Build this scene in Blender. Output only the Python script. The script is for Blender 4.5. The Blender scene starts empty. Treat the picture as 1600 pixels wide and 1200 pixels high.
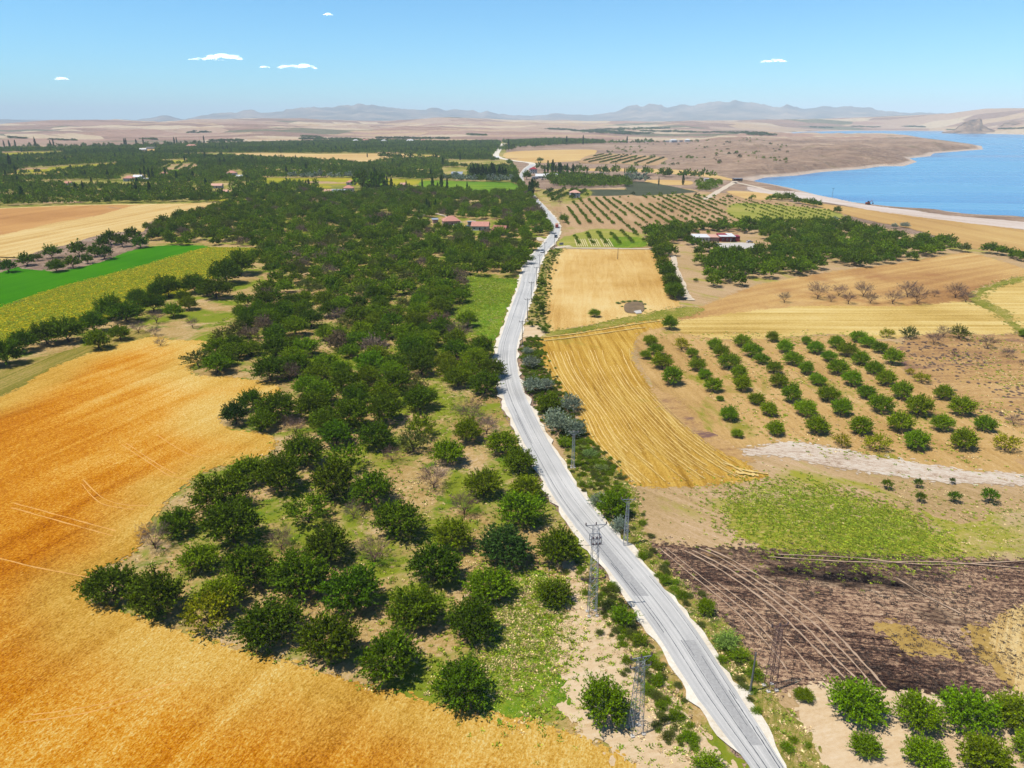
import bpy, math, random
import numpy as np
from mathutils import Vector, Matrix
R = math.radians
random.seed(7); rng = np.random.default_rng(7)
scene = bpy.context.scene
col = scene.collection
# ------------------------------------------------------------------ camera
CAM_H = 70.0
PITCH = R(20.3)
FPX = 1111.0                       # focal length in pixels of a 1600 px wide frame
cam_d = bpy.data.cameras.new('camera'); cam = bpy.data.objects.new('camera', cam_d); col.objects.link(cam)
cam_d.sensor_width = 36; cam_d.lens = 36 * FPX / 1600; cam_d.clip_start = 1; cam_d.clip_end = 150000
cam.location = (0, 0, CAM_H); cam.rotation_euler = (math.pi / 2 - PITCH, 0, 0)
scene.camera = cam
# ------------------------------------------------------------------ light
SUN_EL = R(65)
SH = Vector((0.94, 0.34)).normalized()            # the way shadows fall on the ground
sun_dir = Vector((-SH.x * math.cos(SUN_EL), -SH.y * math.cos(SUN_EL), math.sin(SUN_EL)))
w = bpy.data.worlds.new('World'); scene.world = w; w.use_nodes = True
nt = w.node_tree; nt.nodes.clear()
sky = nt.nodes.new('ShaderNodeTexSky'); sky.sky_type = 'NISHITA'; sky.sun_disc = False
sky.sun_elevation = SUN_EL; sky.sun_rotation = math.atan2(sun_dir.x, sun_dir.y)
sky.altitude = 900; sky.air_density = 1.0; sky.dust_density = 0.35; sky.ozone_density = 1.0
bg = nt.nodes.new('ShaderNodeBackground'); bg.inputs['Strength'].default_value = 0.074
wo = nt.nodes.new('ShaderNodeOutputWorld')
tn = nt.nodes.new('ShaderNodeMix'); tn.data_type = 'RGBA'; tn.blend_type = 'MULTIPLY'; tn.inputs[0].default_value = 1.0; tn.inputs[7].default_value = (0.50, 0.95, 1.20, 1)
nt.links.new(sky.outputs[0], tn.inputs[6]); nt.links.new(tn.outputs[2], bg.inputs[0]); nt.links.new(bg.outputs[0], wo.inputs[0])
sl = bpy.data.lights.new('sun', 'SUN'); sl.energy = 5.0; sl.angle = R(0.5); sl.color = (1.0, 0.955, 0.89)
so = bpy.data.objects.new('sun', sl); col.objects.link(so)
so.rotation_euler = sun_dir.to_track_quat('Z', 'Y').to_euler()
vs = scene.view_settings
vs.view_transform = 'Standard'; vs.look = 'None'; vs.gamma = 1; vs.use_curve_mapping = False; vs.exposure = 0.90
scene.cycles.max_bounces = 6; scene.cycles.diffuse_bounces = 2; scene.cycles.glossy_bounces = 2
scene.cycles.transparent_max_bounces = 16; scene.cycles.volume_bounces = 0; scene.cycles.transmission_bounces = 2
scene.cycles.use_adaptive_sampling = True; scene.cycles.use_denoising = True

# ------------------------------------------------------------------ helpers
CP, SP = math.cos(PITCH), math.sin(PITCH)
def at(px, py, z=0.0):
    """where the line of sight of a photograph point meets the level z"""
    u, v = px - 800.0, py - 600.0
    dn = v * CP + FPX * SP; fw = FPX * CP - v * SP
    k = (CAM_H - z) / dn
    return Vector((u * k, fw * k, z))
def mpp(x, y, z=0):                # metres per photograph pixel at a place
    return (y * CP + (CAM_H - z) * SP) / FPX
def lin(c): 
    c = c / 255.0
    return c / 12.92 if c <= 0.04045 else ((c + 0.055) / 1.055) ** 2.4
KALB = 0.375
def C(r, g, b, k=None): 
    k = KALB if k is None else k
    return (lin(r) * k, lin(g) * k, lin(b) * k, 1)
def tag(o, label=None, cat=None, group=None, kind=None):
    if label: o['label'] = label
    if cat: o['category'] = cat
    if group: o['group'] = group
    if kind: o['kind'] = kind
    return o
def link(name, data, parent=None, loc=None):
    o = bpy.data.objects.new(name, data); col.objects.link(o)
    if parent: o.parent = parent
    if loc is not None: o.location = loc
    return o
def mesh_np(name, v, f, mat=None, smooth=False):
    """v (n,3), f (m,k) arrays -> mesh"""
    v = np.asarray(v, dtype=np.float32); f = np.asarray(f, dtype=np.int32)
    me = bpy.data.meshes.new(name)
    me.vertices.add(len(v)); me.vertices.foreach_set('co', v.ravel())
    k = f.shape[1]
    me.loops.add(f.size); me.loops.foreach_set('vertex_index', f.ravel())
    me.polygons.add(len(f)); me.polygons.foreach_set('loop_start', np.arange(0, f.size, k, dtype=np.int32))
    me.polygons.foreach_set('use_smooth', np.full(len(f), smooth))
    me.update(calc_edges=True)
    if mat: me.materials.append(mat)
    return me
class MB:
    """collects boxes, bars, tubes, prisms for ONE mesh"""
    def __init__(s): s.v = []; s.f = []
    def add(s, vs, fs):
        n = len(s.v); s.v += [tuple(p) for p in vs]; s.f += [tuple(i + n for i in f) for f in fs]; return s
    def box(s, c, d, rz=0):
        x, y, z = c; a, b, h = d[0] / 2, d[1] / 2, d[2] / 2
        cs, sn = math.cos(rz), math.sin(rz)
        p = [(x + i * a * cs - j * b * sn, y + i * a * sn + j * b * cs, z + k * h) for i, j, k in
             ((-1,-1,-1),(1,-1,-1),(1,1,-1),(-1,1,-1),(-1,-1,1),(1,-1,1),(1,1,1),(-1,1,1))]
        return s.add(p, ((3,2,1,0),(4,5,6,7),(0,1,5,4),(1,2,6,5),(2,3,7,6),(3,0,4,7)))
    def tube(s, p0, p1, r0, r1=None, n=6, cap=True):
        r1 = r0 if r1 is None else r1
        p0, p1 = Vector(p0), Vector(p1); d = (p1 - p0)
        if d.length < 1e-6: return s
        d.normalize(); a = d.orthogonal().normalized(); b = d.cross(a)
        vs = [p + (a * math.cos(2 * math.pi * i / n) + b * math.sin(2 * math.pi * i / n)) * r for p, r in ((p0, r0), (p1, r1)) for i in range(n)]
        fs = [(i, (i + 1) % n, n + (i + 1) % n, n + i) for i in range(n)]
        if cap: fs += [tuple(range(n - 1, -1, -1)), tuple(range(n, 2 * n))]
        return s.add(vs, fs)
    def lathe(s, c, prof, n=12):
        vs = [(c[0] + r * math.cos(2 * math.pi * i / n), c[1] + r * math.sin(2 * math.pi * i / n), c[2] + z) for r, z in prof for i in range(n)]
        fs = [(k * n + i, k * n + (i + 1) % n, (k + 1) * n + (i + 1) % n, (k + 1) * n + i) for k in range(len(prof) - 1) for i in range(n)]
        fs += [tuple(range(n - 1, -1, -1)), tuple((len(prof) - 1) * n + i for i in range(n))]
        return s.add(vs, fs)
    def prism(s, pts, y0, y1):
        """profile in x,z drawn out along y"""
        n = len(pts)
        vs = [(x, y0, z) for x, z in pts] + [(x, y1, z) for x, z in pts]
        fs = [(i, (i + 1) % n, n + (i + 1) % n, n + i) for i in range(n)] + [tuple(range(n - 1, -1, -1)), tuple(range(n, 2 * n))]
        return s.add(vs, fs)
    def mesh(s, name, mat, smooth=False):
        me = bpy.data.meshes.new(name); me.from_pydata([tuple(p) for p in s.v], [], s.f)
        import bmesh
        bm = bmesh.new(); bm.from_mesh(me); bmesh.ops.recalc_face_normals(bm, faces=bm.faces); bm.to_mesh(me); bm.free()
        if smooth: me.polygons.foreach_set('use_smooth', [True] * len(me.polygons))
        if mat: me.materials.append(mat)
        return me
    def build(s, name, mat, parent=None, smooth=False):
        return link(name, s.mesh(name, mat, smooth), parent)
def empty(name, loc, rz=0):
    o = link(name, None, None, loc); o.rotation_euler = (0, 0, rz); o.empty_display_size = 0.5; return o
KIDS = {}
def copy_tree(o, loc, rz, sc, label=None, color=None):
    """a copy of a thing with copies of its parts and sub-parts; meshes shared"""
    c = o.copy(); col.objects.link(c); c.location = loc; c.rotation_euler = (0, 0, rz)
    c.scale = sc if hasattr(sc, '__len__') else (sc, sc, sc)
    if label: c['label'] = label
    for ch in o.children:
        k = ch.copy(); col.objects.link(k); k.parent = c
        if color: k.color = color
        for g in ch.children:
            q = g.copy(); col.objects.link(q); q.parent = k
            if color: q.color = color
    return c
# ---- numpy noise
def _h(ix, iy, s):
    n = (ix.astype(np.int64) * 374761393 + iy.astype(np.int64) * 668265263 + s * 974711) & 0x7fffffff
    n = ((n ^ (n >> 13)) * 1274126177) & 0x7fffffff
    n = (n ^ (n >> 16)) & 0xffff
    return n / 65535.0
def vnoise(x, y, s=0):
    x = np.asarray(x, float); y = np.asarray(y, float)
    ix = np.floor(x); iy = np.floor(y); fx = x - ix; fy = y - iy
    fx = fx * fx * (3 - 2 * fx); fy = fy * fy * (3 - 2 * fy)
    a = _h(ix, iy, s); b = _h(ix + 1, iy, s); c = _h(ix, iy + 1, s); d = _h(ix + 1, iy + 1, s)
    return (a * (1 - fx) + b * fx) * (1 - fy) + (c * (1 - fx) + d * fx) * fy
def fbm(x, y, o=4, s=0):
    r = 0; a = 0.5; t = 0
    for i in range(o):
        r = r + a * vnoise(x * 2 ** i + 17.3 * i, y * 2 ** i - 9.1 * i, s + i); t += a; a *= 0.5
    return r / t
def ridged(x, y, o=4, s=0):
    r = 0; a = 0.5; t = 0
    for i in range(o):
        r = r + a * (1 - abs(2 * vnoise(x * 2 ** i + 5.3 * i, y * 2 ** i + 3.1 * i, s + i) - 1)); t += a; a *= 0.5
    return r / t
def sstep(e0, e1, x):
    t = np.clip((x - e0) / (e1 - e0), 0, 1); return t * t * (3 - 2 * t)
def inside(poly, x, y):
    P = np.asarray(poly, float); x = np.asarray(x, float); y = np.asarray(y, float); r = np.zeros(x.shape, bool)
    n = len(P); j = n - 1
    for i in range(n):
        xi, yi = P[i]; xj, yj = P[j]
        if yi != yj:
            c = ((yi > y) != (yj > y)) & (x < (xj - xi) * (y - yi) / (yj - yi) + xi); r ^= c
        j = i
    return r
def dist_poly(poly, x, y):
    P = np.asarray(poly, float); d = np.full(np.shape(x), 1e18); n = len(P)
    for i in range(n):
        a = P[i]; b = P[(i + 1) % n]; ab = b - a; L = ab @ ab + 1e-9
        t = np.clip(((x - a[0]) * ab[0] + (y - a[1]) * ab[1]) / L, 0, 1)
        d = np.minimum(d, (x - a[0] - t * ab[0]) ** 2 + (y - a[1] - t * ab[1]) ** 2)
    return np.sqrt(d)
def W(px, z=0.0):
    return [tuple(at(a, b, z)[:2]) for a, b in px]
def catmull(P, closed, n=6):
    out = []; N = len(P); rngi = range(N if closed else N - 1)
    for i in rngi:
        g = (lambda k: np.array(P[k % N])) if closed else (lambda k: np.array(P[min(max(k, 0), N - 1)]))
        p0, p1, p2, p3 = g(i - 1), g(i), g(i + 1), g(i + 2)
        for k in range(n):
            t = k / n
            out.append(0.5 * (2 * p1 + (p2 - p0) * t + (2 * p0 - 5 * p1 + 4 * p2 - p3) * t * t + (3 * p1 - p0 - 3 * p2 + p3) * t ** 3))
    if not closed: out.append(np.array(P[-1]))
    return [tuple(o) for o in out]
def ragged(P, amp=1.0, step=1.0, smooth=True, seed=3):
    """world polygon -> finely cut, slightly frayed outline"""
    if smooth: P = catmull(P, True, 5)
    out = []; N = len(P)
    for i in range(N):
        a = np.array(P[i]); b = np.array(P[(i + 1) % N]); L = np.linalg.norm(b - a)
        d = max(40, min(np.hypot(*a), np.hypot(*b)))
        st = step * (0.5 + d * 0.004)
        if d > 4000 or abs(a[0]) > 1.2 * abs(a[1]) + 150: st = max(st, 20)
        k = max(1, int(L / st)); nrm = np.array([-(b - a)[1], (b - a)[0]]) / (L + 1e-9)
        for j in range(k):
            p = a + (b - a) * (j / k)
            A = amp * (0.35 + d * 0.0022)
            q = (float(vnoise(p[0] / (st * 1.6), p[1] / (st * 1.6), seed)) - 0.5) * 2 * A + (float(vnoise(p[0] / (st * 6), p[1] / (st * 6), seed + 5)) - 0.5) * 2.2 * A
            out.append(tuple(p + nrm * q))
    return out
# ---- node helper
class NT:
    def __init__(s, name):
        s.m = bpy.data.materials.new(name); s.m.use_nodes = True; s.t = s.m.node_tree; s.t.nodes.clear()
        s.out = s.n('OutputMaterial')
        s._pos = None
    def n(s, typ, **kw):
        nd = s.t.nodes.new('ShaderNode' + typ)
        for k, v in kw.items():
            if k == 'ins':
                for a, b in v.items():
                    if hasattr(b, 'is_output') or isinstance(b, bpy.types.NodeSocket): s.t.links.new(b, nd.inputs[a])
                    else: nd.inputs[a].default_value = b
            else: setattr(nd, k, v)
        return nd
    def pos(s):
        if not s._pos: s._pos = s.n('NewGeometry').outputs['Position']
        return s._pos
    def mapped(s, rz=0, sc=(1, 1, 1), src=None):
        m = s.n('Mapping'); s.t.links.new(src or s.pos(), m.inputs[0])
        # rotate first, then stretch
        if rz:
            m.inputs['Rotation'].default_value = (0, 0, rz); m2 = s.n('Mapping'); s.t.links.new(m.outputs[0], m2.inputs[0]); m = m2
        m.inputs['Scale'].default_value = sc
        return m.outputs[0]
    def noise(s, scale, detail=4, rough=0.6, vec=None, dist=0.0, out='Fac'):
        return s.n('TexNoise', ins={'Vector': vec or s.pos(), 'Scale': scale, 'Detail': detail, 'Roughness': rough, 'Distortion': dist}).outputs[out]
    def math(s, op, a, b=0.0, clamp=False):
        nd = s.n('Math', operation=op, use_clamp=clamp)
        for i, v in enumerate((a, b)):
            if isinstance(v, bpy.types.NodeSocket): s.t.links.new(v, nd.inputs[i])
            else: nd.inputs[i].default_value = v
        return nd.outputs[0]
    def ramp(s, fac, stops, interp='LINEAR'):
        nd = s.n('ValToRGB'); nd.color_ramp.interpolation = interp; e = nd.color_ramp.elements
        while len(e) > 1: e.remove(e[0])
        e[0].position = stops[0][0]; e[0].color = stops[0][1]
        for p, c in stops[1:]:
            q = e.new(p); q.color = c
        s.t.links.new(fac, nd.inputs[0]); return nd.outputs[0]
    def mix(s, fac, a, b, blend='MIX'):
        nd = s.n('Mix', data_type='RGBA', blend_type=blend)
        for i, v in ((0, fac), (6, a), (7, b)):
            if isinstance(v, bpy.types.NodeSocket): s.t.links.new(v, nd.inputs[i])
            else: nd.inputs[i].default_value = v
        return nd.outputs[2]
    def band(s, fac, lo, hi):
        nd = s.n('MapRange', ins={0: fac, 1: lo, 2: hi}); nd.clamp = True; return nd.outputs[0]
    def finish(s, color, rough=0.9, bump=None, bstr=0.5, bdist=0.2, spec=0.1, **kw):
        p = s.n('BsdfPrincipled')
        if isinstance(color, bpy.types.NodeSocket): s.t.links.new(color, p.inputs['Base Color'])
        else: p.inputs['Base Color'].default_value = color
        if isinstance(rough, bpy.types.NodeSocket): s.t.links.new(rough, p.inputs['Roughness'])
        else: p.inputs['Roughness'].default_value = rough
        p.inputs['Specular IOR Level'].default_value = spec
        for k, v in kw.items(): p.inputs[k.replace('_', ' ')].default_value = v
        if bump is not None:
            b = s.n('Bump', ins={'Height': bump, 'Strength': bstr, 'Distance': bdist}); s.t.links.new(b.outputs[0], p.inputs['Normal'])
        s.t.links.new(p.outputs[0], s.out.inputs[0]); return s.m
def plain(name, c, rough=0.7, metal=0.0, spec=0.3, var=0.12, scale=1.2):
    m = NT(name); n = m.noise(scale, 5, 0.65)
    a = tuple(x * (1 - var) for x in c[:3]) + (1,); b = tuple(min(1, x * (1 + var)) for x in c[:3]) + (1,)
    return m.finish(m.ramp(n, [(0.3, a), (0.7, b)]), rough, spec=spec, Metallic=metal)
def crop_mat(name, stops, ang=0, streak=(0.35, 0.02), big=0.02, fine=2.2, wts=(0.9, 0.8, 0.9), bump=0.6, bdist=0.35, warp=0.0, patch=None, patch2=None, clod=9.0, blend=None):
    """field colour = broad patches + streaks along the drilling direction + fine stalk grain"""
    m = NT(name)
    b = m.noise(big, 4, 0.6)
    st = m.noise(1.0, 3, 0.6, vec=m.mapped(-ang, (streak[1], streak[0], 1)), dist=warp)
    fi = m.noise(fine, 5, 0.75, vec=m.mapped(-ang, (0.7, 1.3, 1)))
    f2 = m.noise(clod, 2, 0.6)
    t = m.math('MULTIPLY', m.math('SUBTRACT', b, 0.5), wts[0])
    t = m.math('ADD', t, m.math('MULTIPLY', m.math('SUBTRACT', st, 0.5), wts[1]))
    t = m.math('ADD', t, m.math('MULTIPLY', m.math('SUBTRACT', fi, 0.5), wts[2] * 1.5))
    t = m.math('ADD', t, m.math('MULTIPLY', m.math('SUBTRACT', f2, 0.5), wts[2] * 0.8))
    t = m.math('ADD', t, 0.5, clamp=True)
    c = m.ramp(t, stops)
    for pt in (patch, patch2):
        if pt:
            sc, lo, hi, cc = pt[:4]
            pm = m.noise(sc, 6, 0.68, vec=m.mapped(-ang, (0.5, 1.2, 1)) if len(pt) > 4 else None, dist=0.4)
            c = m.mix(m.band(pm, lo, hi), c, cc)
    if blend:
        an = m.n('Attribute', attribute_name=blend[0]); c = m.mix(an.outputs['Fac'], m.ramp(t, blend[1]), c)
    h = m.math('ADD', m.math('MULTIPLY', fi, 1.0), m.math('MULTIPLY', f2, 0.5))
    return m.finish(c, 0.95, h, bump * 0.55, bdist * 0.7, spec=0.01)
def ang(a, b):
    p, q = at(*a), at(*b); return math.atan2(q.y - p.y, q.x - p.x)
# ================================================================== MATERIALS (ground)
GREEN1 = C(128,150,28); GREEN2 = C(84,118,26); LIME = C(160,178,38); STRAW = C(205,168,84); SAND = C(226,190,150); PINK = C(206,164,132); DRY = C(180,146,92)
M = {}
a_w = ang((0,762),(250,650))
M['wheat'] = crop_mat('ripe_wheat', [(0.0, C(158,86,6)), (0.26, C(206,122,14)), (0.5, C(229,152,32)), (0.74, C(243,186,76)), (1.0, C(254,220,142))],
    a_w, (0.2, 0.014), 0.014, 2.6, (1.5, 0.8, 1.3), 1.0, 0.6, 0.6, patch=(0.016, 0.64, 0.84, C(238,186,96)), clod=4.5, blend=('ripe', [(0.0, C(176,124,36)), (0.3, C(216,164,62)), (0.55, C(236,188,88)), (0.78, C(246,208,118)), (1.0, C(255,230,160))]))
M['pale_wheat'] = crop_mat('pale_wheat', [(0.0, C(176,130,70)), (0.35, C(222,182,110)), (0.6, C(240,208,140)), (1.0, C(255,236,180))],
    ang((0,380),(300,322)), (0.12, 0.006), 0.008, 0.8, (0.9, 1.0, 0.6), 0.5, 0.3)
M['brown_wheat'] = crop_mat('brown_wheat', [(0.0, C(160,108,60)), (0.4, C(206,152,92)), (0.7, C(222,170,104)), (1.0, C(236,196,130))],
    ang((0,350),(200,320)), (0.08, 0.008), 0.01, 0.8, (1.1, 0.8, 0.6), 0.5, 0.3, patch=(0.02, 0.62, 0.7, C(170,146,126)))
M['stubble_block'] = crop_mat('stubble_block', [(0.0, C(178,130,60)), (0.35, C(222,176,98)), (0.6, C(240,202,128)), (1.0, C(255,232,170))],
    ang((900,500),(905,400)), (0.25, 0.02), 0.02, 1.6, (1.3, 0.6, 0.9), 0.7, 0.3, 1.5, patch=(0.05, 0.6, 0.75, C(206,150,74)))
M['stubble_swath'] = crop_mat('stubble_swath', [(0.0, C(140,104,34)), (0.35, C(198,150,58)), (0.6, C(224,180,80)), (1.0, C(250,222,140))],
    ang((1060,720),(960,560)), (0.8, 0.03), 0.02, 2.0, (0.9, 1.3, 1.0), 0.8, 0.3, 0.4, patch=(0.05, 0.58, 0.7, C(164,150,56)))
M['hill_field'] = crop_mat('hill_field', [(0.0, C(150,106,66)), (0.35, C(196,148,92)), (0.62, C(222,180,112)), (1.0, C(244,214,150))],
    ang((1200,470),(1500,420)), (0.15, 0.008), 0.012, 1.1, (1.2, 0.9, 0.7), 0.5, 0.3, patch=(0.018, 0.52, 0.66, C(182,130,84)))
M['yellow_stubble'] = crop_mat('yellow_stubble', [(0.0, C(160,128,62)), (0.35, C(214,178,96)), (0.62, C(238,206,126)), (1.0, C(255,236,172))],
    ang((1100,500),(1500,500)), (0.3, 0.008), 0.02, 1.4, (0.9, 1.2, 0.8), 0.6, 0.3, 0.4)
M['shore_field'] = crop_mat('shore_field', [(0.0, C(172,132,80)), (0.4, C(208,166,104)), (0.7, C(222,184,116)), (1.0, C(244,216,150))],
    ang((1320,325),(1600,380)), (0.1, 0.004), 0.01, 0.8, (1.0, 1.0, 0.6), 0.4, 0.3, patch=(0.03, 0.6, 0.72, C(190,160,90)))
M['lucerne'] = crop_mat('green_crop', [(0.0, C(44,100,2)), (0.4, C(62,134,2)), (0.7, C(80,150,4)), (1.0, C(118,172,16))],
    ang((0,470),(250,400)), (0.2, 0.01), 0.015, 1.5, (0.9, 0.7, 0.8), 0.5, 0.3)
M['sunflower'] = crop_mat('sunflower_crop', [(0.0, C(96,112,10)), (0.35, C(150,156,18)), (0.58, C(192,182,26)), (0.8, C(220,188,34)), (1.0, C(240,206,60))],
    ang((0,520),(250,450)), (0.45, 0.03), 0.014, 0.9, (0.9, 1.0, 1.6), 1.0, 0.8)
M['yellow_crop'] = crop_mat('yellow_green_crop', [(0.0, C(108,128,24)), (0.4, C(168,168,40)), (0.7, C(204,184,56)), (1.0, C(228,204,84))],
    0.05, (0.1, 0.004), 0.006, 0.5, (1.0, 0.8, 0.7), 0.4, 0.3)
M['green_far'] = crop_mat('far_green_crop', [(0.0, C(60,112,20)), (0.4, C(98,146,32)), (0.7, C(134,166,40)), (1.0, C(176,184,60))],
    0.05, (0.1, 0.004), 0.008, 0.5, (1.1, 0.8, 0.7), 0.4, 0.3)
M['tan_far'] = crop_mat('far_cereal', [(0.0, C(196,150,90)), (0.4, C(226,186,118)), (0.7, C(240,206,140)), (1.0, C(250,226,170))],
    0.08, (0.05, 0.003), 0.004, 0.3, (1.0, 0.9, 0.6), 0.3, 0.3)
M['burnt'] = crop_mat('burnt_stubble', [(0.0, C(24,18,18)), (0.28, C(66,48,42)), (0.45, C(120,90,74)), (0.6, C(180,144,116)), (0.8, C(212,176,138)), (1.0, C(232,204,172))],
    ang((1200,900),(1600,935)), (1.1, 0.09), 0.05, 2.0, (1.3, 1.0, 1.2), 0.8, 0.25, 1.2, patch=(0.045, 0.51, 0.62, C(28,21,22), 1), patch2=(0.09, 0.62, 0.72, C(200,160,110), 1))
M['unburnt'] = crop_mat('unburnt_stubble', [(0.0, C(140,108,50)), (0.4, C(186,150,80)), (0.7, C(206,172,100)), (1.0, C(226,196,130))], 0.1, (0.6, 0.06), 0.06, 2.4)
M['swirl'] = crop_mat('mown_field', [(0.0, C(170,130,70)), (0.35, C(214,176,108)), (0.62, C(236,204,140)), (1.0, C(252,232,180))],
    ang((1570,960),(1560,1040)), (0.8, 0.05), 0.04, 1.8, (1.0, 1.2, 0.8), 0.6, 0.3, 1.5)
M['orchard_floor'] = crop_mat('orchard_floor', [(0.0, C(140,110,66)), (0.3, C(186,152,92)), (0.55, C(206,174,112)), (0.8, C(224,190,146)), (1.0, C(240,214,182))],
    0.8, (0.3, 0.08), 0.05, 1.3, (1.1, 0.6, 1.1), 0.9, 0.3, 1.0, patch=(0.055, 0.47, 0.56, C(142,152,44)), patch2=(0.11, 0.565, 0.65, C(104,132,30)), clod=5.0)
M['row_floor'] = crop_mat('row_orchard_floor', [(0.0, C(156,120,72)), (0.35, C(200,160,98)), (0.6, C(218,178,114)), (0.85, C(230,194,138)), (1.0, C(246,214,160))],
    ang((1150,540),(1372,692)), (0.5, 0.03), 0.035, 1.6, (1.0, 0.8, 0.9), 0.6, 0.25, 0.8, patch=(0.07, 0.56, 0.66, C(150,150,44), 1), patch2=(0.05, 0.62, 0.7, C(198,160,130)))
M['scrub'] = crop_mat('dry_scrubland', [(0.0, C(128,96,74)), (0.35, C(184,142,96)), (0.6, C(212,170,108)), (0.85, C(226,188,132)), (1.0, C(240,208,160))],
    0.1, (0.3, 0.04), 0.03, 1.4, (1.0, 0.8, 1.0), 0.8, 0.35, 1.0, patch=(0.08, 0.57, 0.66, C(140,106,96), 1), patch2=(0.05, 0.66, 0.74, C(150,146,52)))
M['fallow'] = crop_mat('fallow_ground', [(0.0, C(150,122,74)), (0.35, C(196,164,114)), (0.6, C(212,178,134)), (0.85, C(226,194,156)), (1.0, C(240,214,184))],
    ang((1000,790),(1200,880)), (0.6, 0.03), 0.03, 1.8, (0.9, 0.8, 1.0), 0.7, 0.25, 0.6, patch=(0.06, 0.55, 0.66, C(172,168,62), 1))
M['green_patch'] = crop_mat('green_regrowth', [(0.0, C(116,126,34)), (0.3, C(150,154,44)), (0.52, C(170,168,60)), (0.72, C(196,176,96)), (0.88, C(212,184,132)), (1.0, C(232,206,170))],
    0.05, (0.4, 0.04), 0.05, 1.8, (0.9, 0.8, 1.0), 0.7, 0.25, 0.8, patch=(0.06, 0.50, 0.62, C(208,178,136), 1))
M['green_grass'] = crop_mat('green_meadow', [(0.0, C(70,104,20)), (0.35, C(104,140,30)), (0.6, C(134,160,40)), (0.85, C(166,168,60)), (1.0, C(206,180,110))],
    ang((720,500),(800,440)), (0.4, 0.04), 0.05, 1.6, (1.0, 0.6, 1.0), 0.8, 0.3, 0.8, patch=(0.12, 0.62, 0.72, C(204,170,120)))
M['ditch'] = crop_mat('ditch_weeds', [(0.0, C(86,96,36)), (0.35, C(132,138,46)), (0.6, C(166,158,66)), (0.85, C(200,176,104)), (1.0, C(226,204,150))], 0.3, (0.4, 0.05), 0.06, 1.6, (1.2, 0.6, 1.0), 0.8, 0.3, 0.8, patch=(0.1, 0.55, 0.68, C(206,176,104)))
M['verge'] = crop_mat('weedy_verge', [(0.0, C(90,92,40)), (0.35, C(140,140,56)), (0.6, C(182,160,90)), (0.85, C(210,178,130)), (1.0, C(232,206,170))],
    1.0, (0.4, 0.08), 0.06, 1.6, (1.0, 0.6, 1.1), 0.8, 0.3, 0.8, patch=(0.14, 0.52, 0.62, C(84,112,34)))
M['track_strip'] = crop_mat('grassy_track', [(0.0, C(104,104,40)), (0.4, C(150,140,56)), (0.7, C(184,158,88)), (1.0, C(214,180,130))],
    ang((0,600),(150,535)), (0.8, 0.02), 0.02, 1.4, (0.9, 1.4, 0.9), 0.6, 0.2)
M['white_bank'] = crop_mat('chalky_bank', [(0.0, C(150,118,96)), (0.25, C(214,186,158)), (0.5, C(244,224,200)), (1.0, C(255,246,232))],
    ang((1240,700),(1600,750)), (0.4, 0.1), 0.06, 1.0, (1.0, 0.8, 1.2), 1.0, 0.9, 0.8)
M['sand'] = crop_mat('pale_sand', [(0.0, C(190,154,112)), (0.35, C(228,196,152)), (0.65, C(240,212,172)), (1.0, C(250,230,202))],
    0.3, (0.4, 0.04), 0.04, 1.6, (0.7, 0.8, 0.8), 0.5, 0.15, 1.0)
M['beach'] = crop_mat('shore_gravel', [(0.0, C(190,164,142)), (0.35, C(222,202,184)), (0.65, C(236,220,208)), (1.0, C(248,240,232))],
    ang((1300,320),(1600,352)), (0.12, 0.006), 0.01, 0.6, (1.0, 1.0, 0.7), 0.4, 0.2)
M['young_floor'] = crop_mat('young_orchard_floor', [(0.0, C(150,116,80)), (0.35, C(192,156,112)), (0.6, C(206,170,128)), (0.85, C(218,184,140)), (1.0, C(236,204,160))],
    ang((905,315),(935,350)), (0.14, 0.01), 0.012, 0.6, (1.0, 0.9, 0.7), 0.4, 0.2, 0.4, patch=(0.012, 0.56, 0.64, C(164,168,70)))
M['limey'] = crop_mat('limey_ground', [(0.0, C(124,134,50)), (0.35, C(158,162,66)), (0.6, C(182,176,84)), (0.85, C(200,180,110)), (1.0, C(220,196,140))],
    0.02, (0.14, 0.01), 0.015, 0.6, (1.0, 0.9, 0.8), 0.4, 0.2)
M['dark_crop'] = crop_mat('grey_green_crop', [(0.0, C(62,68,52)), (0.4, C(86,92,70)), (0.7, C(104,108,84)), (1.0, C(140,140,104))],
    0.3, (0.3, 0.01), 0.01, 0.8, (0.6, 1.0, 0.8), 0.8, 0.4)  # the crop's own dark grey-green
M['grove_floor'] = crop_mat('grove_floor', [(0.0, C(80,104,28)), (0.3, C(128,140,44)), (0.5, C(180,168,84)), (0.75, C(214,184,130)), (1.0, C(230,200,160))],
    0.3, (0.06, 0.02), 0.02, 0.4, (1.4, 0.5, 0.9), 0.5, 0.3)
# open land out to the horizon
m = NT('open_land')
big = m.noise(0.0013, 6, 0.62, vec=m.mapped(0.1, (0.7, 1.0, 1)), dist=0.6)
fine = m.noise(0.03, 7, 0.66)
grain = m.noise(0.5, 4, 0.7)
t = m.math('ADD', m.math('MULTIPLY', big, 0.55), m.math('ADD', m.math('MULTIPLY', fine, 0.35), m.math('MULTIPLY', grain, 0.12)))
c = m.ramp(t, [(0.36, C(126,104,90)), (0.45, C(172,142,120)), (0.54, C(200,168,140)), (0.64, C(230,202,172))])
vor = m.n('TexVoronoi', ins={'Vector': m.mapped(0.12, (0.5, 1.0, 1)), 'Scale': 0.0040})
vcol = m.n('SeparateColor'); m.t.links.new(vor.outputs['Color'], vcol.inputs[0])
sepp = m.n('SeparateXYZ'); m.t.links.new(m.pos(), sepp.inputs[0])
farm = m.band(sepp.outputs['Y'], 2300, 2900)
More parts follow.
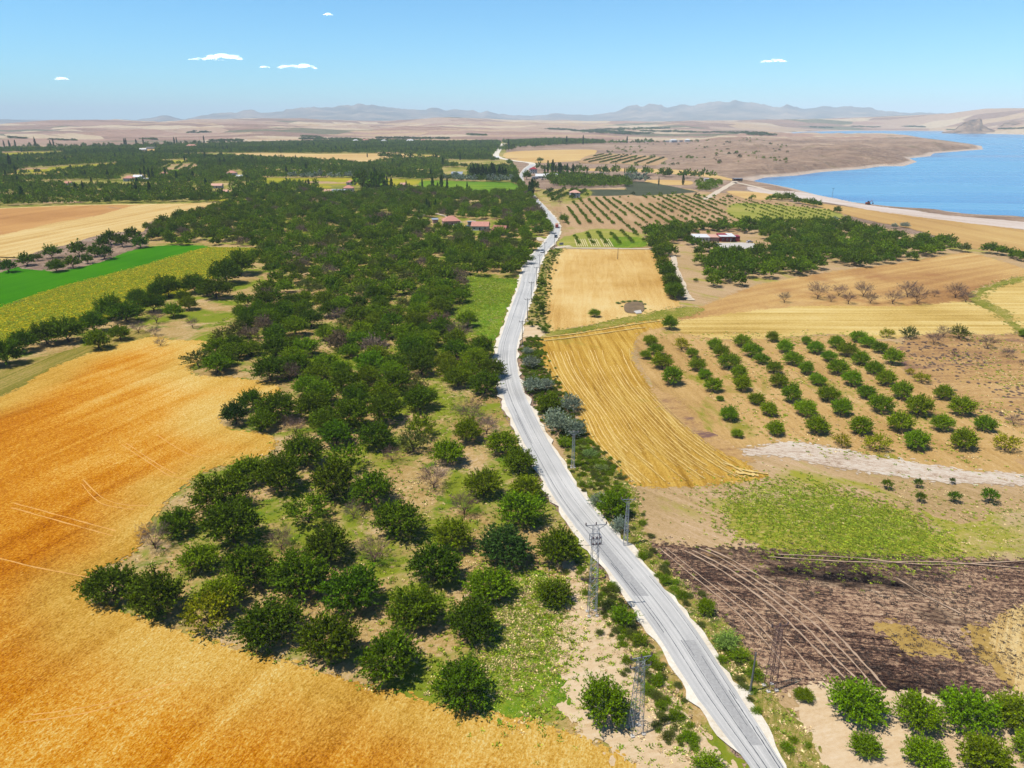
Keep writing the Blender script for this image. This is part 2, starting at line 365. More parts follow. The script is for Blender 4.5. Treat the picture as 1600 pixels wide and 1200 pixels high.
pl = m.ramp(vcol.outputs[0], [(0.0, C(220,186,156)), (0.2, C(176,138,116)), (0.40, C(246,220,180)), (0.56, C(206,164,140)), (0.70, C(232,196,150)), (0.84, C(116,120,80)), (0.90, C(188,146,120))], 'CONSTANT')
c = m.mix(m.math('MULTIPLY', farm, 0.85), c, pl)
scr = m.noise(0.02, 6, 0.7)
c = m.mix(m.math('MULTIPLY', m.band(scr, 0.56, 0.66), 0.5), c, C(120,116,62))
gully_shade = m.noise(1.0, 6, 0.7, vec=m.mapped(-0.5, (0.009, 0.022, 1)), dist=1.5); c = m.mix(m.math('MULTIPLY', m.band(gully_shade, 0.54, 0.62), 0.45), c, C(232,206,178)); c = m.mix(m.math('MULTIPLY', m.band(gully_shade, 0.46, 0.38), 0.45), c, C(124,100,84))  # gully relief shading put into the land colour as pale and dark streaks
shore = m.math('MULTIPLY', m.band(m.math('ADD', sepp.outputs['Z'], m.math('MULTIPLY', fine, 2.0)), -1.6, -3.4), m.band(sepp.outputs['Z'], -6.6, -6.0)); c = m.mix(shore, c, C(236,212,190))
M['land'] = m.finish(c, 0.95, m.math('ADD', m.math('MULTIPLY', fine, 4.0), m.math('MULTIPLY', grain, 0.4)), 1.0, 3.5, 0.05)
# asphalt read across and along the carriageway
m = NT('asphalt'); uv = m.n('UVMap').outputs[0]
lon = m.noise(1.0, 5, 0.6, vec=m.mapped(0, (14, 0.02, 1), uv)); gr = m.noise(6, 3, 0.7); pt = m.noise(0.09, 5, 0.6, dist=0.5)
t = m.math('ADD', m.math('MULTIPLY', lon, 0.6), m.math('ADD', m.math('MULTIPLY', gr, 0.2), m.math('MULTIPLY', pt, 0.25)))
M['asphalt'] = m.finish(m.ramp(t, [(0.3, C(160,158,154)), (0.44, C(196,194,189)), (0.54, C(216,213,207)), (0.66, C(240,236,228))]), 0.75, gr, 0.25, 0.05, 0.25)
m = NT('road_shoulder'); gr = m.noise(2.5, 6, 0.75); pt = m.noise(0.2, 5, 0.6)
t = m.math('ADD', m.math('MULTIPLY', gr, 0.5), m.math('MULTIPLY', pt, 0.5))
M['shoulder'] = m.finish(m.ramp(t, [(0.3, C(216,194,162, .40)), (0.45, C(240,226,202, .40)), (0.6, C(252,244,226, .42))]), 0.95, gr, 0.4, 0.1)
M['patch'] = plain('asphalt_patch', C(186,184,180), 0.8, scale=3, var=0.2)
M['seam'] = plain('tar_seam', C(96,98,104), 0.7, scale=2, var=0.35)
M['straw'] = plain('loose_straw', C(244,208,124), 0.9, scale=2.0, var=0.2)
M['rut'] = plain('pressed_track', C(204,172,142), 0.95, scale=1.0, var=0.16)
M['dirt_road'] = plain('dirt_track', C(232,212,184), 0.95, scale=0.5, var=0.14)
M['rut_wheat'] = plain('flattened_wheat', C(240,180,92), 0.95, scale=1.5, var=0.25)
# lake
m = NT('lake_water')
sp = m.n('SeparateXYZ'); m.t.links.new(m.pos(), sp.inputs[0])
wnd = m.noise(1.0, 4, 0.6, vec=m.mapped(0.06, (0.0011, 0.006, 1)), dist=0.8)
wv = m.noise(0.5, 4, 0.7, vec=m.mapped(0.2, (0.5, 1.2, 1)))
base = m.ramp(wnd, [(0.41, C(34,112,182)), (0.47, C(76,152,208)), (0.56, C(118,182,222))])
M['water'] = m.finish(base, m.ramp(wnd, [(0.4, (0.16,)*3 + (1,)), (0.6, (0.3,)*3 + (1,))]), wv, 0.16, 0.3, 0.14)

# ================================================================== GROUND with the lake basin, badlands and far hills
LAKE_PX = [(1760,372),(1700,352),(1600,339),(1527,337),(1510,332),(1440,324),(1427,327),(1362,320),(1295,307),(1250,295),(1215,288),(1185,283),(1200,277.5),(1250,274.5),
 (1287,269),(1355,264),(1380,260),(1417,260),(1438,253),(1425,247.5),(1458,244),(1462,239.5),(1500,236.5),(1540,233.5),(1536,228),(1495,222),(1450,217),(1375,213),(1320,212.5),
 (1242,211.5),(1224,208.5),(1250,206.2),(1325,204.6),(1400,204.2),(1472,204.6),(1480,207.5),(1540,209),(1600,210.5),(1700,212),(1900,214),(2600,222),(3200,420)]
ZL = -6.0
LAKE = W(LAKE_PX, ZL)
NORTH = W([(1185,283),(1200,277.5),(1250,274.5),(1287,269),(1355,264),(1380,260),(1417,260),(1438,253),(1425,247.5),(1462,239.5),(1500,236.5),(1540,233.5)], ZL)
RELIEF = W([(1010,263),(1110,266),(1165,283),(1200,277),(1290,268),(1380,260),(1440,252),(1462,240),(1545,234),(1536,226),(1450,216),(1375,212),(1240,211),(1100,214),(1045,228),(1040,246)], 0)
prof_mtn = [(-900,176),(-500,182),(-200,186),(105,187),(215,187),(232,184),(260,179),(285,186),(300,184),(330,177),(370,174),(395,171),(405,176),(440,173),(446,168),(500,169),(560,165),(580,164),(600,166),(640,168),
 (700,171),(760,174),(800,180),(830,181),(870,177),(900,180),(940,179),(960,174),(985,165),(1010,164),(1040,166),(1080,163),(1120,158),(1160,158),(1200,166),(1230,164),(1260,169),(1300,166),(1320,164),(1350,165),(1375,174),(1420,176),(1480,178),(1600,178),(1900,172),(2500,180)]
prof_hill = [(-900,190),(0,195),(40,191),(100,188),(180,188),(250,191),(300,188),(400,186),(470,186),(500,188),(600,190),(700,184),(800,188),(1000,190),(1250,187),(1350,184),(1480,178),(1540,171),(1600,171),(1700,170),(1900,176),(2500,190)]
def ray_az_tan(px, py):
    u, v = px - 800.0, py - 600.0
    dn = v * CP + FPX * SP; fw = FPX * CP - v * SP
    return math.atan2(u, fw), -dn / math.hypot(u, fw)
HP = np.array([ray_az_tan(*p) for p in prof_hill]); MP = np.array([ray_az_tan(*p) for p in prof_mtn])
def ground_h(x, y):
    r = np.hypot(x, y); az = np.arctan2(x, y)
    h = np.zeros_like(r)
    # badlands north of the bay
    fr = (y > 500) & (np.abs(az) < 1.0)
    dl = np.full(r.shape, 1e9); il = np.zeros(r.shape, bool)
    il[fr] = inside(LAKE, x[fr], y[fr]); dl[fr] = dist_poly(LAKE, x[fr], y[fr])
    ir = np.zeros(r.shape, bool); ir[fr] = inside(RELIEF, x[fr], y[fr]); dr = np.full(r.shape, 1e9); dr[fr] = dist_poly(RELIEF, x[fr], y[fr])
    amp = np.where(ir, sstep(0, 160, dr), 0)
    rel = (ridged(x / 190, y / 230, 5, 4) - 0.34) * 26 + (ridged(x / 60, y / 75, 3, 14) - .5) * 6 + (fbm(x / 600, y / 800, 3, 9) - 0.3) * 16
    h += amp * np.maximum(rel, -3.5)
    # far farmed hills
    prof = np.interp(az, HP[:, 0], HP[:, 1])                     # tangent of the skyline
    top = 70 + prof * 8600 
    far = sstep(2500, 8600, r)
    und = (ridged(x / 800, y / 900, 5, 21) - 0.55) * 2 * 34 * sstep(2600, 5000, r) * (1 - 0.75 * sstep(6500, 8600, r))
    hh = np.maximum(top, 25) * far ** 1.35 + und
    hh = np.where(r > 8600, np.maximum(hh, 0) * (1 - 0.55 * sstep(8800, 12500, r)) + (fbm(x / 2200, y / 2200, 4, 33) - 0.5) * 60 * sstep(9500, 12000, r), hh)
    h += np.maximum(hh, -2) * sstep(2400, 3200, r) * sstep(0, 900, np.where(il, 0, dl))
    # lake basin
    north = np.full(r.shape, 1e9); north[fr] = dist_poly(NORTH, x[fr], y[fr])
    wdt = np.where(y > 1050, 45.0, 52.0)
    out = sstep(0, 1, dl / wdt)
    h = np.where(il, ZL - 0.35 - np.minimum(dl * 0.03, 4), (ZL - 0.3) + (h - ZL + 0.3) * out)
    return h
def build_ground():
    az = np.concatenate([np.linspace(-math.pi, -0.82, 26)[:-1], np.linspace(-0.82, 0.82, 470), np.linspace(0.82, math.pi, 26)[1:]])
    rr = np.concatenate([[3.0, 60, 140, 240, 340, 440, 520, 580], 620 * (30000 / 620.0) ** np.linspace(0, 1, 560)])
    A, Rr = np.meshgrid(az, rr); x = Rr * np.sin(A); y = Rr * np.cos(A)
    z = ground_h(x, y)
    n, k = A.shape
    v = np.stack([x, y, z], -1).reshape(-1, 3)
    i = np.arange(n * k).reshape(n, k)
    f = np.stack([i[:-1, :-1], i[:-1, 1:], i[1:, 1:], i[1:, :-1]], -1).reshape(-1, 4)[:, ::-1]
    me = mesh_np('ground', v, f, M['land'], True)
    o = link('ground', me); tag(o, kind='structure')
build_ground()
# a low pan under the middle of the polar grid
o = MB().add([(-4,-4,-0.004),(4,-4,-0.004),(4,4,-0.004),(-4,4,-0.004)], [(0,1,2,3)]).build('ground', M['land']); tag(o, kind='structure')
# water
def sheet(name, P, z, mat, kind='structure', skirt=0.0):
    n = len(P); area = sum(P[i][0] * P[(i + 1) % n][1] - P[(i + 1) % n][0] * P[i][1] for i in range(n))
    if area < 0: P = P[::-1]
    vs = [(p[0], p[1], z) for p in P]; fs = [tuple(range(n))]
    if skirt:
        vs += [(p[0], p[1], z - skirt) for p in P]; fs += [(i, n + i, n + (i + 1) % n, (i + 1) % n) for i in range(n)]
    me = bpy.data.meshes.new(name); me.from_pydata(vs, [], fs); me.materials.append(mat)
    o = link(name, me); tag(o, kind=kind); return o
LX = [p[0] for p in LAKE]; 
sheet('water', [(200, 560), (9000, 560), (12000, 9000), (800, 9000)], ZL, M['water'])
# mountains
def mountains():
    az = np.linspace(-0.8, 0.8, 420); rr = np.linspace(12500, 24000, 46)
    A, Rr = np.meshgrid(az, rr); x = Rr * np.sin(A); y = Rr * np.cos(A)
    prof = np.interp(A, MP[:, 0], MP[:, 1])
    t = (Rr - 12500) / 11500
    rid = np.where(t < 0.5, sstep(0.0, 0.5, t), 1 - 0.8 * sstep(0.5, 1.0, t))
    H = 70 + prof * (12500 + 0.5 * 11500); H = H * (1 + 0.16 * (fbm(A * 95, A * 0 + 3, 4, 61) - .5) * 2)
    n = ridged(x / 1700, y / 1700, 6, 50)
    z = np.maximum(H, 10) * rid * (1.0 - 0.55 * (1 - n) * (1 - np.abs(2 * t - 1)) ** 0.3 * np.where(np.abs(t - 0.5) < 0.06, 0.12, 1.0)) - 12 * (1 - rid)
    n0, k = A.shape; i = np.arange(n0 * k).reshape(n0, k)
    f = np.stack([i[:-1, :-1], i[:-1, 1:], i[1:, 1:], i[1:, :-1]], -1).reshape(-1, 4)[:, ::-1]
    m = NT('mountain_rock'); nn = m.noise(0.0015, 7, 0.7); 
    mt = m.finish(m.ramp(nn, [(0.35, C(92,96,84)), (0.5, C(150,136,116)), (0.65, C(206,180,150))]), 0.95, nn, 0.6, 120.0, 0.05)
    o = link('mountains', mesh_np('mountains', np.stack([x, y, z], -1).reshape(-1, 3), f, mt, True)); tag(o, kind='structure')
mountains()
# rocky headland beyond the far shore
def headland(cx, cy, prof, depth, seed):
    """prof: photograph outline; stands cx..cy metres away"""
    D = cx; px = [p[0] for p in prof]
    us = np.linspace(px[0], px[-1], 70); tops = np.interp(us, px, [p[1] for p in prof])
    t = np.linspace(-1, 1, 26)
    v = []
    for j in range(26):
        for i in range(70):
            azz, tn = ray_az_tan(us[i], tops[i]); H = max(70 + tn * D, -8)
            rr = D + t[j] * depth; prof_t = (1 - abs(t[j]) ** 1.1)
            z = -8 + (H + 8) * prof_t * (0.72 + 0.28 * (1 if abs(t[j]) < 0.06 else float(ridged(us[i] / 9.0, t[j] * 3, 4, seed))))
            v.append((rr * math.sin(azz), rr * math.cos(azz), z))
    i = np.arange(26 * 70).reshape(26, 70)
    f = np.stack([i[:-1, :-1], i[:-1, 1:], i[1:, 1:], i[1:, :-1]], -1).reshape(-1, 4)[:, ::-1]
    m = NT('headland_rock'); nn = m.noise(0.012, 6, 0.7)
    mt = m.finish(m.ramp(nn, [(0.36, C(84,74,66)), (0.5, C(160,132,108)), (0.64, C(206,176,146))]), 0.95, nn, 0.8, 14.0, 0.05)
    o = link('hills', mesh_np('headland', v, f, mt, True)); tag(o, kind='structure')
headland(5900, 0, [(1472,206),(1490,204),(1498,196),(1506,191),(1514,187),(1524,186),(1531,183.5),(1535,188),(1534,194),(1545,200),(1560,205)], 260, 5)
headland(6300, 0, [(1548,207),(1558,200),(1570,191),(1582,188),(1590,191),(1600,193),(1640,194),(1700,197),(1800,205)], 300, 8)
headland(6900, 0, [(1190,205),(1204,198),(1225,195.5),(1240,197),(1250,201),(1262,205)], 250, 11)
# the air
HAZE = 6.4e-5
hz = MB().box((0, 3000, 305), (62000, 62000, 650)).build('haze', None); tag(hz, kind='stuff')
hm = bpy.data.materials.new('haze'); hm.use_nodes = True; ht = hm.node_tree; ht.nodes.clear()
hv = ht.nodes.new('ShaderNodeVolumePrincipled'); hv.inputs['Color'].default_value = (0.74, 0.85, 0.93, 1); hv.inputs['Density'].default_value = HAZE; hv.inputs['Anisotropy'].default_value = -0.25
hoo = ht.nodes.new('ShaderNodeOutputMaterial'); ht.links.new(hv.outputs[0], hoo.inputs['Volume']); hz.data.materials.append(hm)

# ================================================================== FIELDS  (thin sheets, each a little above the last)
_z = [0.0]
def field(name, px, mat, amp=1.0, smooth=True, dz=0.004, skirt=0.0, z=None, step=1.0, fringe=None):
    _z[0] += dz
    zz = _z[0] if z is None else z
    P = ragged(W(px), amp, step, smooth, seed=len(bpy.data.objects) % 50)
    o = sheet(name, P, zz + skirt, M[mat], skirt=skirt)
    fr = (amp * 1.1 if fringe is None else fringe)
    if fr > 0:                                   # the border frays into loose patches of the same cover
        me = o.data; n = len(P); vs = [tuple(v.co) for v in me.vertices]; fs = [tuple(p.vertices) for p in me.polygons]
        rr = random.Random(n)
        for i in range(n):
            x, y = P[i]; d = math.hypot(x, y)
            if d > 1500 or y < 20 or abs(x) > 0.95 * y + 40: continue
            q = P[(i + 1) % n]; ex, ey = q[0] - x, q[1] - y; L = math.hypot(ex, ey) + 1e-6; nx, ny = -ey / L, ex / L
            sc = (0.35 + d * 0.0022)
            for k in range(3 if d < 400 else 1):
                u = rr.random(); off = rr.gauss(0, 1) * sc * fr * 1.6; s = sc * rr.uniform(0.35, 1.0) * (0.6 + 0.4 * min(fr, 2)) / (1 + abs(off) / (sc * 3))
                cx, cy = x + ex * u + nx * off, y + ey * u + ny * off; a0 = rr.uniform(0, 6.28); el = rr.uniform(1.0, 2.4); dr = math.atan2(ey, ex) + rr.gauss(0, 0.5)
                m = rr.choice((5, 6, 7)); b = len(vs); zq = zz + skirt + 0.0005 + rr.random() * 0.003
                for j in range(m):
                    t = a0 + j * 6.283 / m; r_ = s * rr.uniform(0.6, 1.25); px_, py_ = r_ * math.cos(t) * el, r_ * math.sin(t)
                    vs.append((cx + px_ * math.cos(dr) - py_ * math.sin(dr), cy + px_ * math.sin(dr) + py_ * math.cos(dr), zq))
                fs.append(tuple(range(b, b + m)))
        me2 = bpy.data.meshes.new(name); me2.from_pydata(vs, [], fs); me2.materials.append(M[mat]); o.data = me2; bpy.data.meshes.remove(me)
    return o
# big underlying areas first
field('orchard_floor', [(-260,760),(-100,520),(60,500),(230,400),(240,360),(380,318),(500,296),(830,292),(862,345),(858,372),(846,385),(822,405),(812,440),(795,475),(775,540),(770,575),(780,620),(800,672),(850,770),(917,857),(960,925),(1030,995),(1105,1125),(1182,1225),(1275,1360),(900,1500),(-900,1500)], 'orchard_floor', 0.6)
field('grove_floor', [(-900,420),(-600,320),(-600,236),(-200,233),(0,232),(400,224),(560,218),(700,222),(785,219),(790,238),(805,262),(812,285),(838,318),(830,330),(500,330),(380,326),(0,330)], 'grove_floor', 0.6)
field('dry_land', [(862,300),(1060,294),(1110,305),(1210,310),(1300,335),(1420,365),(1600,400),(1760,440),(1800,560),(2000,1300),(1330,1500),(1225,1200),(1165,1100),(1052,940),(960,830),(862,700),(818,560),(820,500),(850,400),(874,375)], 'fallow', 0.6)
field('green_field', [(-700,640),(-500,600),(0,426),(35,420),(80,424),(112,420),(155,410),(190,397),(237,385),(312,383),(330,386),(400,388),(275,401),(200,423),(112,445),(37,468),(0,481),(-600,700)], 'lucerne', 0.4)
field('sunflower_field', [(-900,700),(0,480),(37,467),(112,444),(200,422),(275,400),(325,387),(400,389),(420,396),(400,405),(350,425),(310,445),(240,475),(200,485),(100,522),(0,540),(-700,780)], 'sunflower', 0.4, skirt=0.12)
field('wheat_field', [(-500,480),(0,407),(25,403),(67,391),(105,382),(150,368),(190,362),(222,362),(228,350),(262,340),(300,334),(345,328),(372,318),(215,319),(140,320),(0,325),(-500,345)], 'pale_wheat', 0.4)
field('wheat_field', [(-500,480),(-200,400),(0,367),(75,350),(150,337),(205,322),(213,320.5),(140,321),(0,326),(-400,342)], 'brown_wheat', 0.4)
field('track', [(-300,700),(0,580),(60,560),(150,535),(215,515),(235,522),(228,530),(170,546),(110,566),(60,591),(0,622),(-300,740)], 'track_strip', 0.5)
WHEAT = [(-900,1000),(-300,735),(0,621),(60,590),(110,565),(170,545),(230,528),(252,530),(290,533),(322,535),(317,551),(292,580),(332,590),(370,592),(400,596),(422,600),(434,607),(431,618),(412,624),(385,628),(356,634),(342,645),(343,662),(360,672),(400,677),(422,684),(428,694),(422,704),(400,717),(345,728),(307,745),(268,772),(247,797),(226,826),(212,860),(185,876),(150,890),(130,907),(128,930),(145,947),(217,965),(282,987),(335,1007),(400,1025),(462,1042),(555,1070),(607,1080),(675,1102),(750,1113),(800,1120),(875,1140),(920,1160),(960,1180),(1000,1212),(1050,1270),(1100,1400),(1000,1700),(-700,1700)]
wf = field('wheat_field', WHEAT, 'wheat', 0.5, skirt=0.07, step=0.7)
def wheat_inner():
    P = [(a, b if b > 48 else b - 260) for a, b in W(WHEAT)]; zt = max(v.co.z for v in wf.data.vertices) + 0.012
    gx = np.arange(-240, 60, 1.6); gy = np.arange(38, 330, 1.6); X, Y = np.meshgrid(gx, gy)
    ins = inside(P, X, Y); D = np.full(X.shape, 0.0); D[ins] = dist_poly(P, X[ins], Y[ins])
    wob = (fbm(X / 16, Y / 16, 3, 5) - .5) * 10 + (fbm(X / 5, Y / 5, 2, 6) - .5) * 4
    a = sstep(3.0, 17.0, D + wob) * (D > 2.2)
    idx = -np.ones(X.shape, int); ok = D > 2.0; idx[ok] = np.arange(ok.sum())
    q = ok[:-1, :-1] & ok[1:, :-1] & ok[1:, 1:] & ok[:-1, 1:]
    f = np.stack([idx[:-1, :-1][q], idx[:-1, 1:][q], idx[1:, 1:][q], idx[1:, :-1][q]], -1)
    me = mesh_np('wheat_field', np.stack([X[ok], Y[ok], np.full(ok.sum(), zt)], -1), f, M['wheat'])
    at_ = me.attributes.new('ripe', 'FLOAT', 'POINT'); at_.data.foreach_set('value', a[ok].astype(np.float32))
    return link('wheat_field', me)
tag(wheat_inner(), kind='structure')
field('stubble_field', [(877,389),(950,389),(1016,390),(1030,420),(1042,443),(1055,468),(1058,480),(1000,492),(925,507),(880,514),(857,518),(849,505),(851,470),(854,430),(862,402)], 'stubble_block', 0.5)
FS = [(842,528),(900,519),(975,506),(1030,498),(1060,494),(1040,510),(1000,522),(988,545),(990,565),(1012,600),(1050,640),(1087,672),(1115,695),(1150,715),(1178,735),(1200,742),(1175,750),(1120,757),(1050,760),(982,757),(960,732),(935,707),(915,675),(907,645),(880,615),(858,582),(843,552)]
field('stubble_field', FS, 'stubble_swath', 0.4)
field('hill_field', [(1062,500),(1090,482),(1130,467),(1200,442),(1300,425),(1400,412),(1482,399),(1522,396),(1600,420),(1700,440),(1700,446),(1600,433),(1560,442),(1520,455),(1515,470),(1400,480),(1240,480),(1150,496)], 'hill_field', 0.5)
field('yellow_field', [(1040,508),(1090,498),(1240,480),(1400,479),(1515,472),(1560,490),(1588,515),(1560,523),(1460,521),(1370,530),(1300,522),(1200,528),(1130,530),(1060,520)], 'yellow_stubble', 0.5)
field('pale_field', [(1522,466),(1545,448),(1600,434),(1700,446),(1760,580),(1700,560),(1602,523),(1572,492)], 'yellow_stubble', 0.5)
field('row_orchard_floor', [(1000,524),(1040,512),(1060,520),(1130,532),(1200,530),(1300,524),(1370,532),(1410,540),(1410,575),(1440,600),(1500,632),(1560,650),(1700,700),(1700,760),(1600,742),(1480,734),(1400,720),(1300,697),(1220,690),(1150,700),(1095,668),(1045,625),(1010,590),(1000,560)], 'row_floor', 0.6)
field('scrubland', [(1408,540),(1460,522),(1560,524),(1602,524),(1700,562),(1760,700),(1600,662),(1560,650),(1500,630),(1440,597),(1410,572)], 'scrub', 0.6)
field('scrubland', [(1020,608),(1050,622),(1095,665),(1150,700),(1180,722),(1140,712),(1100,688),(1040,640)], 'scrub', 0.5)
field('chalk_bank', [(1165,708),(1200,696),(1237,691),(1292,699),(1375,717),(1412,722),(1500,735),(1600,744),(1760,760),(1760,775),(1600,758),(1525,755),(1450,748),(1375,738),(1287,726),(1220,714)], 'white_bank', 0.8)
field('regrowth', [(1140,800),(1170,775),(1210,764),(1330,778),(1390,800),(1450,835),(1500,868),(1400,868),(1250,864),(1190,850),(1150,830)], 'green_patch', 1.4, fringe=9)
field('regrowth', [(1440,800),(1520,815),(1640,800),(1700,880),(1510,870)], 'green_patch', 2.0, fringe=9)
BURN = [(1012,852),(1030,854),(1110,857),(1200,861),(1300,866),(1400,870),(1500,873),(1600,876),(1800,880),(1800,960),(1640,940),(1600,950),(1560,974),(1550,992),(1560,1025),(1590,1065),(1600,1086),(1525,1091),(1450,1086),(1375,1081),(1300,1072),(1250,1067),(1215,1078),(1200,1072),(1187,1040),(1162,1005),(1125,965),(1082,932),(1045,900)]
field('burnt_field', BURN, 'burnt', 0.5, False)
field('unburnt_patch', [(1375,977),(1417,977),(1450,997),(1497,1022),(1465,1027),(1425,1020),(1387,997)], 'unburnt', 0.8)
field('unburnt_patch', [(1525,985),(1552,990),(1562,1025),(1588,1066),(1570,1062),(1540,1035),(1522,1012)], 'unburnt', 0.8)
field('mown_field', [(1604,948),(1575,962),(1556,976),(1551,992),(1560,1025),(1590,1066),(1620,1100),(1800,1160),(1800,900)], 'swirl', 0.4)
field('sandy_floor', [(1255,1078),(1300,1072),(1375,1081),(1450,1086),(1525,1091),(1600,1087),(1800,1150),(2000,1400),(1420,1400),(1330,1260),(1285,1190),(1250,1130)], 'sand', 0.5)
field('sandy_clearing', [(880,890),(905,880),(935,935),(960,965),(985,1010),(1020,1050),(1075,1120),(1120,1180),(1160,1240),(1040,1290),(960,1180),(900,1135),(860,1080),(870,1000),(895,940)], 'sand', 1.2)
field('meadow', [(732,434),(790,437),(808,440),(795,470),(778,520),(765,530),(725,505),(712,490),(730,470)], 'green_grass', 0.7)
field('meadow', [(800,900),(850,900),(862,960),(870,1020),(878,1080),(845,1105),(760,1100),(760,1040),(790,980)], 'green_grass', 1.6)
field('meadow', [(868,389),(877,390),(860,405),(852,440),(850,490),(855,517),(834,512),(824,508),(835,460),(848,410)], 'verge', 0.6)
field('verge', [(900,690),(930,705),(958,735),(985,760),(1000,800),(1010,850),(1080,930),(1125,967),(1162,1007),(1200,1078),(1245,1130),(1290,1200),(1330,1265),(1290,1290),(1225,1200),(1165,1100),(1082,975),(1020,897),(960,830),(907,770),(880,725)], 'verge', 0.6)
field('ditch_edge', [(857,519),(925,508),(1000,493),(1057,481),(1100,484),(1060,497),(1000,502),(930,514),(842,529)], 'ditch', 0.8)
field('ditch_edge', [(1545,447),(1600,432),(1640,434),(1600,438),(1550,452),(1532,466),(1560,480),(1590,505),(1602,524),(1590,520),(1560,492),(1518,470),(1525,456)], 'ditch', 0.8)
field('sandy_drive', [(815,512),(842,510),(848,524),(822,526)], 'sand', 0.5)
# middle distance, right of the road
field('young_orchard_floor', [(862,318),(905,305),(985,303),(1060,298),(1150,304),(1220,316),(1310,328),(1305,346),(1210,353),(1140,366),(1010,386),(876,388),(882,372),(876,340)], 'young_floor', 0.4)
field('limey_field', [(1150,318),(1230,322),(1308,330),(1302,346),(1200,350),(1140,338)], 'limey', 0.8)
field('limey_field', [(880,372),(940,358),(1000,368),(1008,385),(960,386),(880,387)], 'limey', 0.8)
field('green_field', [(952,372),(1000,372),(1006,385),(955,386)], 'green_grass', 0.5)
field('yellow_strip', [(918,263.5),(975,263.5),(1075,266.5),(1146,280.5),(1130,281),(1080,274),(975,268),(920,267)], 'tan_far', 0.3)
field('yellow_strip', [(1013,281.5),(1075,282.5),(1078,289),(1018,288)], 'tan_far', 0.3)
field('grey_green_field', [(978,285),(1018,286),(1085,299),(1082,301),(1020,305),(988,304)], 'dark_crop', 0.3)
field('grey_green_field', [(918,297),(985,297),(988,304),(925,306)], 'dark_crop', 0.3)
field('grey_green_field', [(842,298),(915,296),(920,307),(862,318)], 'grove_floor', 0.3)
field('yellow_field', [(786,243),(800,237),(860,234.5),(925,234),(931,239),(912,250),(862,254),(838,254.5),(800,250)], 'tan_far', 0.3)
field('vineyard_floor', [(905,254),(935,240),(1040,246),(1030,258),(960,256)], 'young_floor', 0.3)
field('yellow_field', [(1140,298.5),(1212,303),(1240,311),(1180,312),(1150,306)], 'tan_far', 0.3)
field('shore_field', [(1240,313),(1312,322),(1400,333),(1500,346),(1600,359.5),(1760,382),(1760,420),(1600,393),(1535,391),(1485,376),(1425,358),(1350,343),(1312,333)], 'shore_field', 0.4)
field('shore_gravel', [(1170,292),(1200,297),(1245,300),(1300,309.5),(1362,321.5),(1420,328),(1475,336),(1530,341),(1600,347),(1760,365),(1760,384),(1600,359.5),(1500,347.5),(1375,331),(1287,316),(1225,306),(1175,299)], 'beach', 0.5)
# middle distance, left
field('yellow_green_field', [(410,278.5),(550,278.5),(672,281.5),(664,288),(560,290),(412,286)], 'yellow_crop', 0.3)
field('green_field', [(664,283),(760,284.5),(800,286),(816,300),(820,310),(790,306),(700,300),(660,295)], 'green_far', 0.3)
field('cereal_field', [(395,239.5),(500,240.5),(612,240),(690,244.5),(694,248),(645,248.5),(600,251),(575,256),(500,250),(400,247)], 'tan_far', 0.3)
field('cereal_field', [(248,242.5),(320,240.5),(400,239.5),(400,246),(330,244.5),(250,244)], 'tan_far', 0.3)
field('yellow_green_field', [(5,239.5),(60,238),(102,237),(100,241.5),(50,244.5),(12,246)], 'yellow_crop', 0.3)
field('yellow_green_field', [(12,272),(28,266.5),(100,260),(186,255),(176,260),(120,265.5),(75,269.5)], 'yellow_crop', 0.3)
field('pale_strip', [(0,276),(60,271),(90,268.5),(88,271),(40,276),(0,278.5)], 'tan_far', 0.2)
field('pale_strip', [(20,251.5),(70,248.5),(126,246.5),(125,249),(70,251.5),(25,254)], 'tan_far', 0.2)
field('yellow_green_field', [(250,252),(290,250),(298,253),(275,256),(250,255)], 'yellow_crop', 0.3)
field('cereal_field', [(216,232.5),(240,232),(246,239),(222,240)], 'tan_far', 0.3)
field('vine_floor', [(245,266),(262,258.5),(300,256),(314,263),(290,266)], 'young_floor', 0.2)
PLOTS = []
prng = random.Random(11)
for i in range(74):
    y0 = prng.uniform(228, 316); x0 = prng.uniform(-30, 760)
    if y0 > 262 and x0 > 560: continue
    sc = (y0 - 205) / 40.0; w_ = prng.uniform(14, 44) * (0.6 + sc * .5); h_ = prng.uniform(.7, 1.7) * sc; sk = prng.uniform(-.6, .6) * w_ * .3; tl = prng.uniform(-.02, .02) * w_
    q = [(x0, y0), (x0 + w_, y0 + tl), (x0 + w_ + sk, y0 + h_ + tl), (x0 + sk, y0 + h_)]
    PLOTS.append(q); field('field_plot', q, prng.choice(['tan_far', 'young_floor', 'young_floor', 'yellow_crop', 'limey', 'tan_far', 'green_far']), 0.25, dz=0.0005)
# tracks
def ribbon(name, px, width, mat, z, parent=None, kind='structure', fray=0.0, world=False):
    P = px if world else [tuple(at(a, b)[:2]) for a, b in px]
    P = catmull(P, False, 8); vs = []; n = len(P)
    for i in range(n):
        a = np.array(P[max(0, i - 1)]); b = np.array(P[min(n - 1, i + 1)]); t = (b - a) / (np.linalg.norm(b - a) + 1e-9); nn = np.array([-t[1], t[0]])
        w0 = width * (1 + fray * (random.random() - 0.5)) / 2; w1 = width * (1 + fray * (random.random() - 0.5)) / 2
        p = np.array(P[i]); vs += [(*(p + nn * w0), z), (*(p - nn * w1), z)]
    return vs, [(2 * i, 2 * i + 1, 2 * i + 3, 2 * i + 2) for i in range(n - 1)]
def ribbons(name, items, mat, z, kind='stuff', fray=0.5, world=False):
    b = MB()
    for q, (px, wd) in enumerate(items): b.add(*ribbon('', px, wd, None, z + 0.0004 * q, fray=fray, world=world))
    o = b.build(name, mat); tag(o, kind=kind); return o
ZT = _z[0] + 0.005
